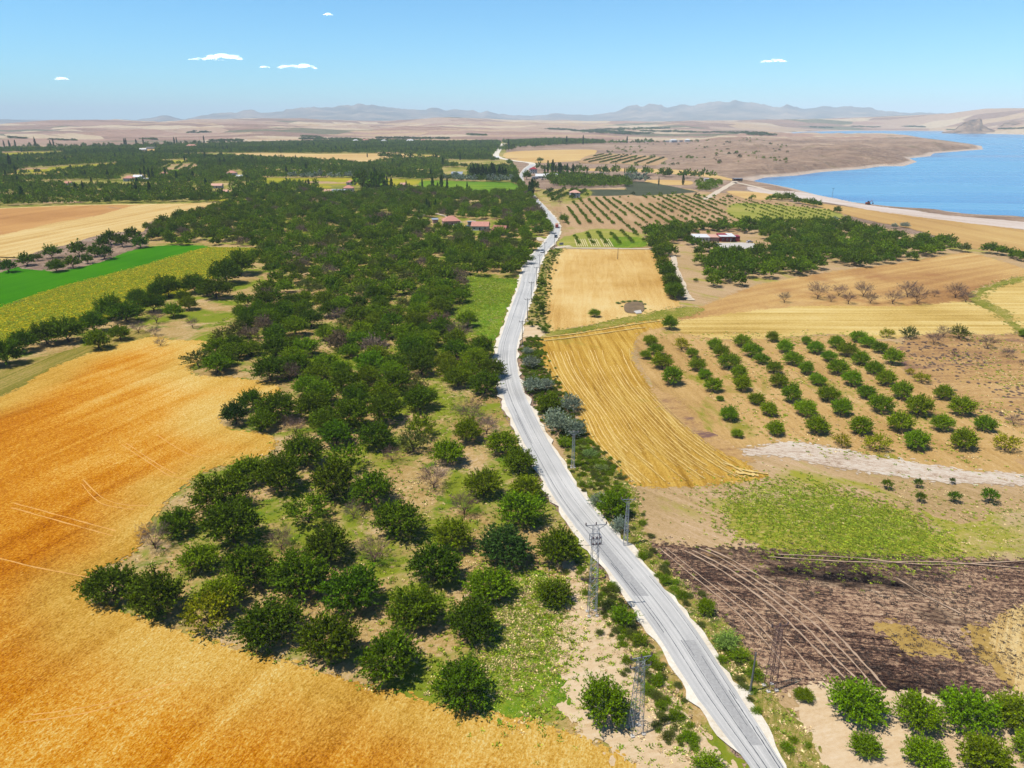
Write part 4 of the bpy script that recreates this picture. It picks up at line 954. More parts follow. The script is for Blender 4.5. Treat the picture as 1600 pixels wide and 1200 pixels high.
for cx, cy, wp, lb, cl in [(1387,521,20,'yellowish small tree at the top of the young orchard, beside the stubble',YEL),(1421,519,29,'half bare green tree on the stubble edge above the young orchard',OLIVE),
  (1501,520,30,'olive tree with dark limbs on the stubble edge, right of the twiggy pair',OLIVE),(1600,521,16,'green tree at the right frame edge below the pale field',MID),
  (929,489,19,'small round tree alone in the pale rectangular field',MID),(1047,506,26,'solitary green tree where the track meets the two stubble fields',MID),
  (1103,950,30,'upright dark tree at the left border of the burnt field',MID),(960,793,50,'tall green roadside tree right of the road, among grey shrubs',MID),
  (857,632,40,'dark green tree among silver shrubs right of the road',MID)]:
    tree(cx, cy, wp, lb, cl, 'open' if cl in (YEL, OLIVE) else 'full', group='scattered trees right of the road', hs=1.25 if 'upright' in lb or 'tall' in lb else None)
DL = 'in the leafless group on the brown and yellow fields'
for i, (cx, cy, wp) in enumerate([(1226,466,18),(1279,456,28),(1299,466,14),(1312,454,22),(1327,467,20),(1350,454,24),(1361,466,20),(1397,465,25),(1420,454,26),(1435,464,28),(1461,459,12),(1495,455,26),(1510,464,19)]):
    bare(cx, cy, wp * 1.25, '%s dead tree from the left in the dark line along the hill fields' % ORD[i], group='dead trees in the line along the hill fields', )
for cx, cy, wp, lb in [(1460,530,25,'twiggy dead tree at the edge of the scrub, left of a pair'),(1475,518,26,'taller twiggy tree behind the dead one at the scrub edge'),(1545,535,28,'half dead tree on the green margin right of the scrub edge pair'),
  (1575,551,24,'pinkish bare tree on the dry slope near the right frame edge'),(1492,553,14,'tiny bare tree alone on the dry slope'),(1585,657,24,'bare curved tree beside the last rows of the young orchard'),(1598,567,14,'bare tree cut by the right frame edge on the dry slope')]:
    bare(cx, cy, wp, lb, group='bare trees on the dry slope')
# saplings
for cx, cy, wp, lb in [(1388,751,15,'yellowish sapling nearest the chalky bank, left of three'),(1436,750,13,'small sapling, second in the far row below the chalky bank'),(1489,748,9,'tiniest sapling below the chalky bank'),
  (1440,771,15,'round dark sapling, first of the near row'),(1493,770,17,'flat topped sapling in the middle of the near row'),(1550,766,22,'largest of the saplings, last of the near row')]:
    p, wd = spot(cx, cy, wp, 1.0)
    place('sapling', random.choice(CROWN_MID), None, p, wd * 1.15, lb, 'sapling', jit(DARK), 'saplings on the pale field', 0.9)
    st = _used[('sapling', [o for o in col.objects if o.name.startswith('sapling')][-1].children[0].data.name, '')]
for o in list(col.objects):
    if o.name.startswith('sapling'):
        b = MB(); b.tube((0, 0, -2.2), (0, 0, 2.6), 0.22, 0.16, 6)
        o.location.z = 2.3 * o.scale.z; t = b.build('stem', M['bark'], o)
# ------------------------------------------------------------------ the dense wood and the orchards further off
def grid_fill(px, sp, rows=None, jitter=0.32, drop=0.06, z=0, excl=(), rowsp=None):
    P = np.array(W(px)); a = rows if rows is not None else 0.5
    ca, sa = math.cos(a), math.sin(a)
    U = P @ np.array([[ca, -sa], [sa, ca]])
    s2 = rowsp or sp
    us = np.arange(U[:, 0].min(), U[:, 0].max(), sp); vs_ = np.arange(U[:, 1].min(), U[:, 1].max(), s2)
    A, B = np.meshgrid(us, vs_); 
    if rows is None: A = A + (np.arange(len(vs_)) % 2)[:, None] * sp / 2
    A = A + rng.normal(0, jitter * sp * 0.5, A.shape); B = B + rng.normal(0, jitter * sp * 0.5, B.shape)
    A = A.ravel(); B = B.ravel(); x = A * ca - B * sa; y = A * sa + B * ca
    k = inside(P, x, y) & (rng.random(x.shape) > drop) & (y > 30)
    for e in excl: k &= ~inside(W(e), x, y)
    # keep only what the frame (with a margin) can see
    u = 800 + FPX * x / (y * CP + CAM_H * SP); k &= (u > -160) & (u < 1760)
    return np.stack([x[k], y[k]], 1)
def clear_of(pts, placed, f=1.0, mind=4.2):
    if not len(placed): return pts
    Q = np.array(placed); out = []
    for p in pts:
        d = np.hypot(Q[:, 0] - p[0], Q[:, 1] - p[1])
        if (d > Q[:, 2] * f + mind * 0.5).all(): out.append(p)
    return np.array(out).reshape(-1, 2)
CLEARINGS = [[(730,432),(805,436),(792,475),(775,535),(752,530),(722,505),(712,488),(732,466)], [(668,588),(730,598),(735,625),(728,660),(690,668),(650,665),(660,610)],
  [(402,560),(440,590),(470,600),(480,640),(455,650),(440,610),(398,595),(360,588)], [(428,690),(470,655),(480,672),(440,700)], [(232,528),(300,500),(345,482),(372,500),(360,520),(322,532),(250,530)],
  [(620,720),(700,730),(695,780),(640,800),(600,760)], [(700,400),(0,0)][:0] or [(655,345),(690,338),(725,350),(720,362),(680,360)], [(510,290),(560,288),(565,304),(505,306)], [(690,340),(780,345),(785,368),(735,368)],
  [(430,462),(470,458),(500,470),(470,478),(432,476)], [(600,470),(640,462),(650,472),(610,482)]]
WOOD1 = [(292,560),(318,535),(345,520),(372,500),(385,470),(430,440),(600,400),(700,390),(836,390),(824,405),(812,430),(790,436),(745,436),(735,470),(705,500),(735,545),(762,560),(768,600),(745,640),(770,680),(745,695),(690,690),(640,690),(560,705),(500,705),(470,660),(440,600),(330,588)]
WOOD2 = [(228,362),(260,345),(310,332),(372,317),(450,300),(560,302),(660,296),(760,304),(826,302),(842,320),(853,342),(858,365),(846,378),(836,392),(700,392),(600,402),(440,440),(395,410),(392,388),(320,384),(245,382)]
w1 = grid_fill(WOOD1, 8.5, drop=0.08, excl=CLEARINGS); w2 = grid_fill(WOOD2, 9.5, drop=0.09, excl=CLEARINGS)
RB = [(1010,362),(1060,357),(1200,352),(1320,352),(1420,374),(1492,380),(1492,393),(1400,412),(1270,428),(1210,438),(1110,456),(1092,446),(1070,432),(1062,408),(1012,388)]
w3 = grid_fill(RB, 8.6, rows=ang((1100,450),(1160,360)) + .5, jitter=0.34, drop=0.14, rowsp=9.0, excl=[[(1078,364),(1160,364),(1205,378),(1200,396),(1128,398),(1080,384)], [(1060,384),(1085,384),(1090,410),(1100,440),(1075,455),(1060,430)]])
cl = [at(a, b) for a, b in [(1023,390),(1027,399),(1032,409),(1036,418),(1040,427),(1043,436),(1047,445),(1050,454),(1052,462),(1054,467)]]
cand = [(p[0], p[1], 'w1') for p in clear_of(w1, PLACED)] + [(p[0], p[1], 'w2') for p in w2] + [(p[0], p[1], 'w3') for p in w3] + [(p.x, p.y, 'edge') for p in cl]
for a, b in [(1213,312),(1220,314),(1228,312),(1236,315),(1246,318),(1258,320),(1268,322),(1276,324),(1308,333),(1205,312),(1545,396),(1560,398),(1572,400),(1585,404),(1598,408),(1608,410)]:
    p = at(a, b); cand.append((p.x, p.y, 'shore'))
cand.sort(key=lambda c: math.hypot(c[0], c[1]))
room = 300 - N_TREE[0]; STUFF_TREES = []
WL = {'w1': ('%s tree in the dense wood left of the road, above the wheat', 'trees of the dense wood left of the road'),
      'w3': ('%s tree in the dark orchard around the red and white building', 'trees around the red and white building'),
      'edge': ('%s tree in the file along the right side of the pale rectangular field', 'trees in file beside the pale rectangular field'),
      'w2': ('%s tree in the upper wood towards the red roofed houses', 'trees of the upper wood'), 'shore': ('%s tree in the clump near the shore gravel', 'trees near the shore')}
def wood_color():
    q = random.random()
    return ((DARK, 'dark green') if q < 0.34 else (MID, 'mid green') if q < 0.86 else (OLIVE, 'dull olive') if q < 0.95 else (BROWN, 'brownish thin leaved'))
n_ind = 0
MARKS = [('near the hook of the orange wheat', 450, 615), ('by the tawny clearing', 690, 640), ('beside the green strip by the road', 715, 470), ('close to the outer road bend', 745, 565), ('in the middle of the wood left of the road', 600, 560),
  ('in the left tongue of the wood', 345, 535), ('in the upper middle of the wood', 560, 480), ('at the lower edge of the wood', 560, 680), ('in the upper left of the wood', 440, 480), ('by the green clearing above the wheat hook', 430, 560), ('below the road trees', 740, 680), ('in the centre right of the wood', 660, 530)]
def px_of(x, y): 
    d = y * CP + CAM_H * SP; return 800 + FPX * x / d, 600 - FPX * (y * SP - CAM_H * CP) / d
buckets = {}
prio = [c for c in cand if c[2] == 'edge'] + [c for c in cand if c[2] != 'edge']
for x, y, zone in prio:
    c, word = wood_color()
    if zone in ('w3', 'edge', 'shore'): c, word = (DARK, 'dark green') if random.random() < 0.6 else (MID, 'mid green')
    wd = random.uniform(6.4, 9.0) if zone in ('w1', 'w2') else random.uniform(6.8, 9.2)
    if zone == 'edge': wd = 8.0
    if n_ind < room:
        d = math.hypot(x, y); thin = word in ('dull olive', 'brownish thin leaved')
        place('orchard_tree', random.choice(CROWN_OPEN if thin else (CROWN if d < 350 else CROWN_MID)), random.choice(LIMB), (x, y), wd, WL[zone][0] % word, 'tree', jit(c), WL[zone][1], random.uniform(0.85, 1.1)); n_ind += 1
        u_, v_ = px_of(x, y)
        mk = min(MARKS, key=lambda q: (q[1] - u_) ** 2 + 2.2 * (q[2] - v_) ** 2)[0] if zone == 'w1' else {'edge': 'in the file beside the pale rectangular field', 'w3': 'in the orchard around the red building', 'w2': 'in the upper wood', 'shore': 'in the clump near the shore'}[zone]
        if d < 230: word = {'dark green': 'dark', 'mid green': 'mid green'}.get(word, word)
        buckets.setdefault((word, mk), []).append((u_, v_, [o_ for o_ in bpy.data.objects if o_.type == 'EMPTY'][-1] if False else LASTP[0], zone))
    else: STUFF_TREES.append((x, y, wd / 7.0, c))
for (word, mk), L_ in buckets.items():
    if L_[0][3] == 'edge':
        L_.sort(key=lambda q: -q[1])
        for i, q in enumerate(L_): q[2]['label'] = '%s %s tree from the near end %s' % (ORD[i], word, mk)
    else:
        L_.sort(key=lambda q: q[0])
        for i, q in enumerate(L_): q[2]['label'] = ('%s %s tree from the left %s' % (ORD[i] if i < 24 else 'rightmost', word.replace(' thin leaved', ''), mk.replace(' left of the road', '').replace(' above the wheat hook', ''))) if len(L_) > 1 else 'the one %s tree %s' % (word, mk)
# ---- one object for the countless far trees (instances of the same plants)
KIT = bpy.data.collections.new('plant_kit')
kit_list = []
_km = {}
def kit(me, color):
    if color not in _km: _km[color] = leaf_material(color)
    me = me.copy(); me.materials.clear(); me.materials.append(_km[color])
    o = bpy.data.objects.new('plant_%03d' % len(kit_list), me); o.color = color; KIT.objects.link(o); kit_list.append(o); return len(kit_list) - 1
FARC = [me_of(crown(300 + i, shoots=46, per=5, leaf=0.62, lump=0.4, inner=0.55, z0=0.5)) for i in range(4)]
def poplar_vf(seed, Rr=1.2, H=13, n=1500, leaf=0.3):
    r = np.random.default_rng(seed); z = r.random(n) ** 0.9; a = r.uniform(0, 6.283, n)
    prof = np.sin(np.clip(z * 0.93 + 0.09, 0, 1) * math.pi) ** 0.55 * (1 - 0.25 * z)
    rad = Rr * prof * (0.55 + 0.5 * r.random(n)) * (1 + 0.22 * np.sin(z * 23 + a * 2))
    P = np.stack([rad * np.cos(a), rad * np.sin(a), 0.5 + z * H], 1)
    ax = np.stack([np.cos(a) * 0.35, np.sin(a) * 0.35, np.ones(n)], 1) + r.normal(size=(n, 3)) * 0.35; ax /= np.linalg.norm(ax, axis=1)[:, None]
    l = leaf * r.uniform(0.7, 1.5, n); return leaf_quads(P, ax, None, l, l * 0.5, r)
POP = [me_of(poplar_vf(400 + i, 1.1 + 0.25 * i)) for i in range(3)]
POPF = me_of(poplar_vf(410, 1.5, 12, 260, 0.7))
BUSH = [me_of(crown(420 + i, Rr=3.5, H=4.4, z0=0.1, shoots=210, per=16, leaf=0.2, low=-0.1, lump=0.5, spiky=1.4)) for i in range(3)]
kD = [kit(m_, DARK) for m_ in CROWN_MID[:4]]; kM = [kit(m_, MID) for m_ in CROWN_MID[:4]]; kO = [kit(m_, OLIVE) for m_ in CROWN_OPEN[:2]]; kB = [kit(m_, BROWN) for m_ in CROWN_OPEN[2:4]]
kBr = [kit(m_, BRIGHT) for m_ in CROWN_MID[:2]]; kFD = [kit(m_, DARK) for m_ in FARC]; kFM = [kit(m_, MID) for m_ in FARC]; kFB = [kit(m_, BRIGHT) for m_ in FARC[:2]]; kFO = [kit(m_, (0.05, 0.062, 0.018, 1)) for m_ in FARC[:2]]
kFS = [kit(FARC[0], SILVER)]; kP = [kit(POPF, DEEP)]; kBU = [kit(m_, MID) for m_ in BUSH]; kBO = [kit(m_, OLIVE) for m_ in BUSH[:2]]; kBB = [kit(m_, BRIGHT) for m_ in BUSH[:2]]; kBS = [kit(BUSH[2], SILVER)]
def tuft_vf(seed, n=14, h=0.26, spread=0.42, wd=0.05):
    r = np.random.default_rng(seed); a = r.uniform(0, 6.283, n); rr_ = spread * r.random(n)
    c = np.stack([rr_ * np.cos(a), rr_ * np.sin(a), np.full(n, h * 0.45)], 1); ax = np.stack([np.cos(a) * 1.1, np.sin(a) * 1.1, np.ones(n) * .7], 1) + r.normal(size=(n, 3)) * 0.3
    ax /= np.linalg.norm(ax, axis=1)[:, None]; l = h * 0.55 * r.uniform(0.6, 1.3, n); return leaf_quads(c, ax, None, l, np.full(n, wd) * r.uniform(0.7, 2.2, n), r)
TUFT = [me_of(tuft_vf(500 + i)) for i in range(3)]
kTG = [kit(m_, (0.14, 0.19, 0.012, 1)) for m_ in TUFT]; kTL = [kit(m_, (0.23, 0.26, 0.02, 1)) for m_ in TUFT]; kTS = [kit(m_, (0.46, 0.34, 0.17, 1)) for m_ in TUFT]; kTB = [kit(m_, (0.06, 0.042, 0.034, 1)) for m_ in TUFT]
def stuff_instances(name, pts, hue=None):
    """pts: x, y, z, sx, sz, kit index, rz"""
    A = np.array(pts, dtype=np.float32); n = len(A)
    me = bpy.data.meshes.new(name); me.vertices.add(n); me.vertices.foreach_set('co', A[:, :3].ravel())
    a = me.attributes.new('scl', 'FLOAT_VECTOR', 'POINT'); a.data.foreach_set('vector', np.stack([A[:, 3], A[:, 3], A[:, 4]], 1).ravel())
    a = me.attributes.new('rot', 'FLOAT_VECTOR', 'POINT'); a.data.foreach_set('vector', np.stack([A[:, 6] * 0, A[:, 6] * 0, A[:, 6]], 1).ravel())
    a = me.attributes.new('idx', 'INT', 'POINT'); a.data.foreach_set('value', A[:, 5].astype(np.int32))
    o = link(name, me); tag(o, kind='stuff')
    md = o.modifiers.new('plants', 'NODES'); md.node_group = plant_group(); return o
_pg = []
def plant_group():
    if _pg: return _pg[0]
    g = bpy.data.node_groups.new('plants', 'GeometryNodeTree'); _pg.append(g)
    g.interface.new_socket('Geometry', in_out='INPUT', socket_type='NodeSocketGeometry'); g.interface.new_socket('Geometry', in_out='OUTPUT', socket_type='NodeSocketGeometry')
    N = g.nodes.new; L = g.links.new
    gi = N('NodeGroupInput'); go = N('NodeGroupOutput'); ip = N('GeometryNodeInstanceOnPoints'); ci = N('GeometryNodeCollectionInfo')
    ci.inputs['Collection'].default_value = KIT; ci.inputs['Separate Children'].default_value = True; ci.inputs['Reset Children'].default_value = True
    mp = N('GeometryNodeMeshToPoints')
    def attr(nm, t):
        a = N('GeometryNodeInputNamedAttribute'); a.data_type = t; a.inputs[0].default_value = nm; return a.outputs[0]
    L(gi.outputs[0], ip.inputs['Points']); L(ci.outputs[0], ip.inputs['Instance']); ip.inputs['Pick Instance'].default_value = True
    L(attr('idx', 'INT'), ip.inputs['Instance Index']); L(attr('rot', 'FLOAT_VECTOR'), ip.inputs['Rotation']); L(attr('scl', 'FLOAT_VECTOR'), ip.inputs['Scale'])
    L(ip.outputs[0], go.inputs[0]); g.nodes.remove(mp); return g
def near_kit(c):
    return random.choice(kD if c == DARK else kM if c == MID else kO if c == OLIVE else kB)
pts = []
for x, y, s, c in STUFF_TREES: pts.append((x, y, 0, s, s * random.uniform(0.85, 1.15), near_kit(c), random.uniform(0, 6.28)))
GAPS = [[(410,278.5),(550,278.5),(672,281.5),(760,284.5),(800,286),(822,300),(790,306),(700,300),(560,291),(412,287)], [(395,239),(500,240),(612,239.5),(690,244.5),(694,248),(645,249),(600,251.5),(575,257),(500,251),(400,248)],
  [(245,242),(320,240),(400,239),(400,247),(330,245),(248,244.5)], [(0,239),(60,237.5),(104,236.5),(100,242),(50,245),(8,247)], [(8,273),(28,266),(100,259.5),(190,254.5),(180,260.5),(120,266),(75,270)],
  [(0,276),(60,271),(90,268),(88,271),(40,276.5),(0,279)], [(18,252),(70,248.3),(128,246),(127,249.2),(70,252),(24,254.6)], [(250,251.5),(290,249.5),(300,253),(275,256.5),(248,255.5)], [(214,232),(240,231.5),(247,239.5),(220,240.5)],
  [(243,266.5),(262,258),(300,255.5),(316,263),(290,266.5)], [(500,284),(560,284),(572,304),(500,306)], [(690,262),(730,262),(735,278),(690,278)], [(190,275),(232,275),(235,285),(190,285)], [(250,270),(264,270),(264,277),(250,277)], [(355,268),(380,268),(382,280),(355,280)],
  [(330,286),(362,286),(362,306),(330,306)], [(768,243),(790,222),(800,235),(830,254),(838,262),(812,268),(800,256),(772,250)], [(700,250),(790,252),(800,262),(740,262),(690,256)]]
GROVE = [(-300,330),(-300,236),(-100,234),(60,233),(200,230),(400,224.5),(470,222.5),(560,219.5),(700,222.5),(783,221),(772,244),(800,256),(808,272),(812,285),(828,303),(760,303),(660,297),(560,302),(450,300),(372,316),(200,318),(0,323)]
G1 = [p for p in GROVE]
fa = grid_fill(G1, 8.9, drop=0.06, excl=GAPS + PLOTS)
for x, y in fa:
    d = math.hypot(x, y); 
    nz = float(vnoise(x / 120, y / 120, 3)); nz2 = float(vnoise(x / 45, y / 45, 8))
    if nz2 < 0.13: continue
    c = DARK if nz < 0.45 else MID
    row_ = float(vnoise(x / 260, y / 70, 31))
    if 0.47 < row_ < 0.5: continue
    if d < 760: k_ = random.choice(kD if random.random() < 0.62 else kM)
    else: k_ = random.choice(kFD if nz < 0.42 or random.random() < 0.3 else kFM)
    if random.random() < 0.05: k_ = random.choice(kFB)
    s = random.uniform(0.85, 1.25) * (1.0 if d < 1500 else 1.15)
    sz = s * random.uniform(0.85, 1.35)
    if random.random() < 0.012: k_ = kP[0]; s = random.uniform(0.9, 1.3); sz = random.uniform(0.6, 1.15)
    pts.append((x, y, 0, s, sz, k_, random.uniform(0, 6.28)))
# other orchards and hedges in the middle distance
def add_fill(px, sp, kits, smin, smax, hz=(0.8, 1.2), rows=None, rowsp=None, drop=0.05, jitter=0.3, excl=()):
    for x, y in grid_fill(px, sp, rows=rows, rowsp=rowsp, drop=drop, jitter=jitter, excl=excl):
        s = random.uniform(smin, smax); pts.append((x, y, 0, s, s * random.uniform(*hz), random.choice(kits), random.uniform(0, 6.28)))
def add_line(px, sp, kits, smin, smax, hz=(0.8, 1.2), wob=2.0):
    P = [at(a, b) for a, b in px]
    for a, b in zip(P, P[1:]):
        n = max(1, int((b - a).length / sp))
        for k in range(n):
            q = a.lerp(b, (k + random.random() * 0.6) / n); s = random.uniform(smin, smax)
            pts.append((q.x + random.gauss(0, wob), q.y + random.gauss(0, wob), 0, s, s * random.uniform(*hz), random.choice(kits), random.uniform(0, 6.28)))
add_fill([(852,284),(850,277),(900,275),(980,283),(985,292),(920,294),(870,293)], 8.5, kFD + kFM, 1.1, 1.4)
add_line([(845,266),(870,269),(900,270),(940,271),(990,273),(1050,277),(1105,280)], 7, kFD + kFM + kFD, 1.2, 1.9, (1.0, 1.5), 6)
add_line([(862,268),(880,272),(905,272)], 8, kP, 1.2, 1.6, (0.7, 1.0), 4)
add_line([(920,278),(935,278),(950,279)], 9, kFS, 1.2, 1.8, wob=4); add_line([(976,281),(990,284),(1010,286)], 8, kFS, 1.6, 2.2, (0.9, 1.2), 6)
add_fill([(846,300),(912,297),(918,307),(864,317)], 5, kFD + kFO, 0.6, 0.85, rows=ang((862,315),(892,300)), rowsp=11, jitter=0.1)
add_fill([(1085,286),(1100,283),(1130,284),(1125,292),(1110,300),(1092,298)], 8, kFM + kFB, 0.6, 0.9)
add_line([(985,305),(1010,306),(1050,306),(1110,308),(1160,311),(1210,316)], 9, kFM + kFO, 0.5, 0.9, wob=3)
add_line([(460,278),(480,278.5),(520,278),(558,278)], 8, kFS, 1.3, 1.8, wob=5); add_line([(692,282),(720,283),(760,284),(792,286)], 7, kFS, 1.3, 1.9, wob=5)
add_line([(735,280),(750,281),(770,281),(792,282)], 4.5, kP, 1.3, 1.7, (0.8, 1.1), 4); add_line([(735,278),(792,280)], 5, kP, 1.3, 1.7, (0.7, .95), 4)
add_line([(566,294),(580,296),(600,299)], 4, kFD, 1.9, 2.6, (1.2, 1.6), 6)
add_line([(0,268),(30,262),(34,258)], 8, kP + kFD, 1.2, 2.0, (0.8, 1.2), 5)
add_line([(36,273),(60,271),(84,268)], 22, kFD, 1.3, 1.8, wob=2); add_line([(590,246),(620,248),(650,246)], 7, kFD, 1.5, 2.0, wob=10)
add_line([(785,236),(800,232),(860,228),(900,226),(935,225),(1035,223)], 11, kFD + kFM + kFD + kP, 1.4, 2.3, (0.9, 1.4), 14)
add_fill([(785,222),(860,218.5),(935,221),(950,224),(800,230)], 13, kFD + kFM, 1.3, 1.9)
add_line([(1080,222),(1120,224),(1145,225)], 30, kFD, 1.2, 1.8, wob=14); add_line([(-40,231),(60,230.5),(200,228.5),(380,222.5)], 9, kP + kFD + kFD, 1.3, 1.9, (0.8, 1.3), 10)
for q in range(260):                                             # odd scrub on the badlands and hill feet
    a, b = random.uniform(945, 1230), random.uniform(222, 262); p = at(a, b); s = random.uniform(0.4, 1.1)
    if float(vnoise(p.x / 90, p.y / 90, 2)) > 0.45: z = float(ground_h(np.array([p.x]), np.array([p.y]))[0]); pts.append((p.x, p.y, z - 0.2, s, s, random.choice(kFO + kFM), random.uniform(0, 6.28)))
# planted rows beyond, seen as dark stripes
add_fill([(908,254),(935,241),(1038,246.5),(1030,257),(960,256)], 4.5, kFO + kFD, 0.45, 0.6, rows=ang((915,254),(962,243)), rowsp=21, jitter=0.06)
add_fill([(246,265.5),(263,259),(299,256.5),(313,262.5),(290,265)], 4.5, kFM, 0.5, 0.6, rows=ang((252,265),(262,259)), rowsp=17, jitter=0.06)
# the young plantation right of the road: straight diagonal rows with gaps
ra = ang((905,315),(936,350)); YP = [(888,318),(905,312),(985,308),(1060,306),(1150,311),(1250,322),(1306,332),(1300,344),(1215,350),(1140,362),(1050,372),(1008,383),(940,384),(884,382),(880,350)]
_g = grid_fill(YP, 5.4, rows=ra, rowsp=8.2, jitter=0.12, drop=0.16)
for x, y in _g:
    u = 800 + FPX * x / (y * CP + CAM_H * SP)
    right = u > 1140
    if float(vnoise(x / 30, y / 45, 14)) < (0.30 if not right else 0.45): continue
    s = random.uniform(0.24, 0.42) if not right else random.uniform(0.18, 0.32); pts.append((x, y, 0, s, s * 1.15, random.choice(kM + kBr if not right else kBr), random.uniform(0, 6.28)))
# wooded belts on the hill feet beyond
def hit(px, py, lo_=1800, hi_=12000):
    azz, tn = ray_az_tan(px, py); r_ = np.linspace(lo_, hi_, 500); h_ = ground_h(r_ * math.sin(azz), r_ * math.cos(azz)); k_ = np.nonzero(CAM_H + tn * r_ < h_)[0]
    if not len(k_): return None
    q = r_[k_[0]]; return q * math.sin(azz), q * math.cos(azz), float(h_[k_[0]])
for (x0, y0), (x1, y1), th_, n_ in [((855,202),(900,204),1.2,60),((895,205),(990,208),2.6,240),((930,203),(1045,201),1.8,150),((960,210),(1020,209),1.2,60),((1000,205),(1110,208),1.0,110),((1110,207),(1200,209),.8,90),((1265,199),(1300,200),1.2,50),((1330,198),(1375,199),1.0,50),((1410,198),(1445,199),1.0,50),((15,216),(45,217),.7,14),((80,219),(120,220),.7,16),((220,218),(250,219),.6,12),((290,208),(330,207),.8,30),((330,221),(380,220),.8,40),((470,214),(500,215),.7,30),((590,216.5),(700,217.5),.8,110),((470,218),(560,218.5),.8,80),((730,211),(760,212),.8,30),((1170,211),(1215,212),.8,40),((1480,203),(1530,204),.8,60),((1560,202),(1600,201),.8,50)]:
    for q in range(n_):
        t_ = random.random(); g_ = hit(x0 + (x1 - x0) * t_ + random.gauss(0, 1), y0 + (y1 - y0) * t_ + random.gauss(0, th_ * .5) * math.sin(math.pi * min(.95, max(.05, t_))))
        if g_: s = random.uniform(1.8, 3.4); pts.append((g_[0], g_[1], g_[2] - .5, s, s * .55, kFD[0] if q % 2 else kFO[0], random.uniform(0, 6.28)))
stuff_instances('distant_orchard_trees', pts)
# little crop rows by the bend
rowl = MB()
for i in range(18):
    a, b = at(898 + i * 3.1, 374), at(902 + i * 3.3, 386)
    d = (b - a).normalized(); nn = Vector((-d.y, d.x, 0)) * 0.28
    if i in (6, 12): continue
    rowl.add([a + nn, b + nn, b - nn, a - nn, a + nn * 0.7 + Vector((0, 0, .4)), b + nn * 0.7 + Vector((0, 0, .4)), b - nn * 0.7 + Vector((0, 0, .4)), a - nn * 0.7 + Vector((0, 0, .4))], [(4, 5, 6, 7), (0, 1, 5, 4), (2, 3, 7, 6), (1, 2, 6, 5), (3, 0, 4, 7)])
M['row_crop'] = plain('row_crop', C(236,214,160), 0.9)
tag(rowl.build('crop_rows', M['row_crop']), kind='stuff')
# ------------------------------------------------------------------ shrubs, poplars
def shrub(cx, cy, wpx, label, color, group='shrubs along the road', hs=0.8, form=None, cat='shrub', name='shrub'):
    p, wd = spot(cx, cy, wpx, 0.3)
    return place(name, form or random.choice(BUSH), None, p, wd, label, cat, jit(color, 0.1), group, hs)
SIL = 'silvery shrubs right of the road'
for cx, cy, wp, lb in [(825,549,17,'smallest silvery shrub, farthest up the roadside'),(829,567,30,'silvery shrub second from the top of the roadside thicket'),(833,603,36,'silvery shrub left of the dark green one, at the road edge'),
  (853,602,26,'silvery shrub behind the dark green roadside tree'),(893,632,38,'silvery shrub at the stubble edge, right of the dark green tree'),(872,660,52,'largest silvery shrub, billowing over the road edge'),(900,672,36,'silvery shrub at the lower right of the largest one'),
  (934,782,30,'grey green shrub tucked behind the tall roadside tree'),(968,822,32,'grey feathery shrub below the tall roadside tree')]:
    shrub(cx, cy, wp, lb, SILVER, SIL, 0.95)
for cx, cy, wp, lb, c, h in [(882,690,26,'low green shrub at the foot of the silvery thicket',MID,.7),(846,487,12,'narrow dark shrub on the verge beside the pale rectangular field',DARK,2.2),(850,516,14,'small dark shrub by the sandy field entrance',DARK,1.1),
  (829,508,10,'dark shrub on the road side of the field entrance',DARK,1.6),(838,470,14,'green shrub on the verge half way up the rectangular field',MID,1.2),(846,440,14,'green shrub at the upper part of the verge',MID,1.0),(861,393,9,'little dark bush at the junction, nearest the parked looking car',MID,1.0),
  (881,343,16,'green bush on the verge of the young plantation near the bend',MID,1.2),(974,963,44,'dark leafy shrub between sand and road below the tall pylon',MID,.9),(1000,998,26,'green shrub below the dark leafy one on the sand side of the road',MID,.8),
  (1012,1028,28,'long green shrub at the road shoulder, midway on the sand side',MID,.8),(1028,1062,24,'green shrub right of the round solitary tree, at the shoulder',MID,.8),(1056,1118,26,'green shrub at the shoulder beside the nearest lattice pylon',MID,.8),
  (1075,1150,26,'green shrub low on the sand side shoulder',MID,.8),(1108,1192,52,'yellow green rounded bush at the bottom of the frame by the road',BRIGHT,.7),(950,945,26,'ragged olive shrub at the shoulder below the tall pylon',OLIVE,.8),
  (1040,905,22,'green shrub on the right verge by the burnt field corner',MID,.8),(1066,928,22,'low green shrub on the right verge, second by the burnt field',MID,.7),(1136,1000,46,'light green rounded bush left of the burnt field',(0.13,0.17,0.03,1),.7),
  (1156,1022,34,'green bush below the light rounded bush',MID,.7),(1180,1052,30,'green bush around the foot of the slim grey mast',MID,.7),(1004,868,18,'green weeds clump on the right verge above the burnt corner',MID,.6),
  (940,728,24,'pale green weeds clump on the slope below the silvery thicket',(0.12,0.16,0.04,1),.5),(922,705,26,'pale green weeds clump directly under the thicket',(0.12,0.16,0.04,1),.5),(965,760,20,'low green clump above the tall roadside tree',MID,.5),
  (1305,342,12,'grey bush at the edge of the shore field',SILVER,.9),(1398,353,12,'grey green bush left of a pair by the shore field',SILVER,.9),(1414,352,14,'grey green bush right of a pair by the shore field',SILVER,.9),(1325,340,10,'dark bush in the hedge by the shore field',MID,.9),
  (1455,374,14,'grey bush beside the orchard end near the shore field',SILVER,.8),(1507,388,20,'olive bush at the far right tip of the dark orchard',OLIVE,1.0),
  (1087,438,8,'small dark bush by the farm track fork',DARK,1.0),(844,250,11,'round dark bush alone in the yellow field by the far bend',DARK,.9)]:
    shrub(cx, cy, wp, lb, c, 'green shrubs on the verges', h)
PL = 'poplars left of the road'
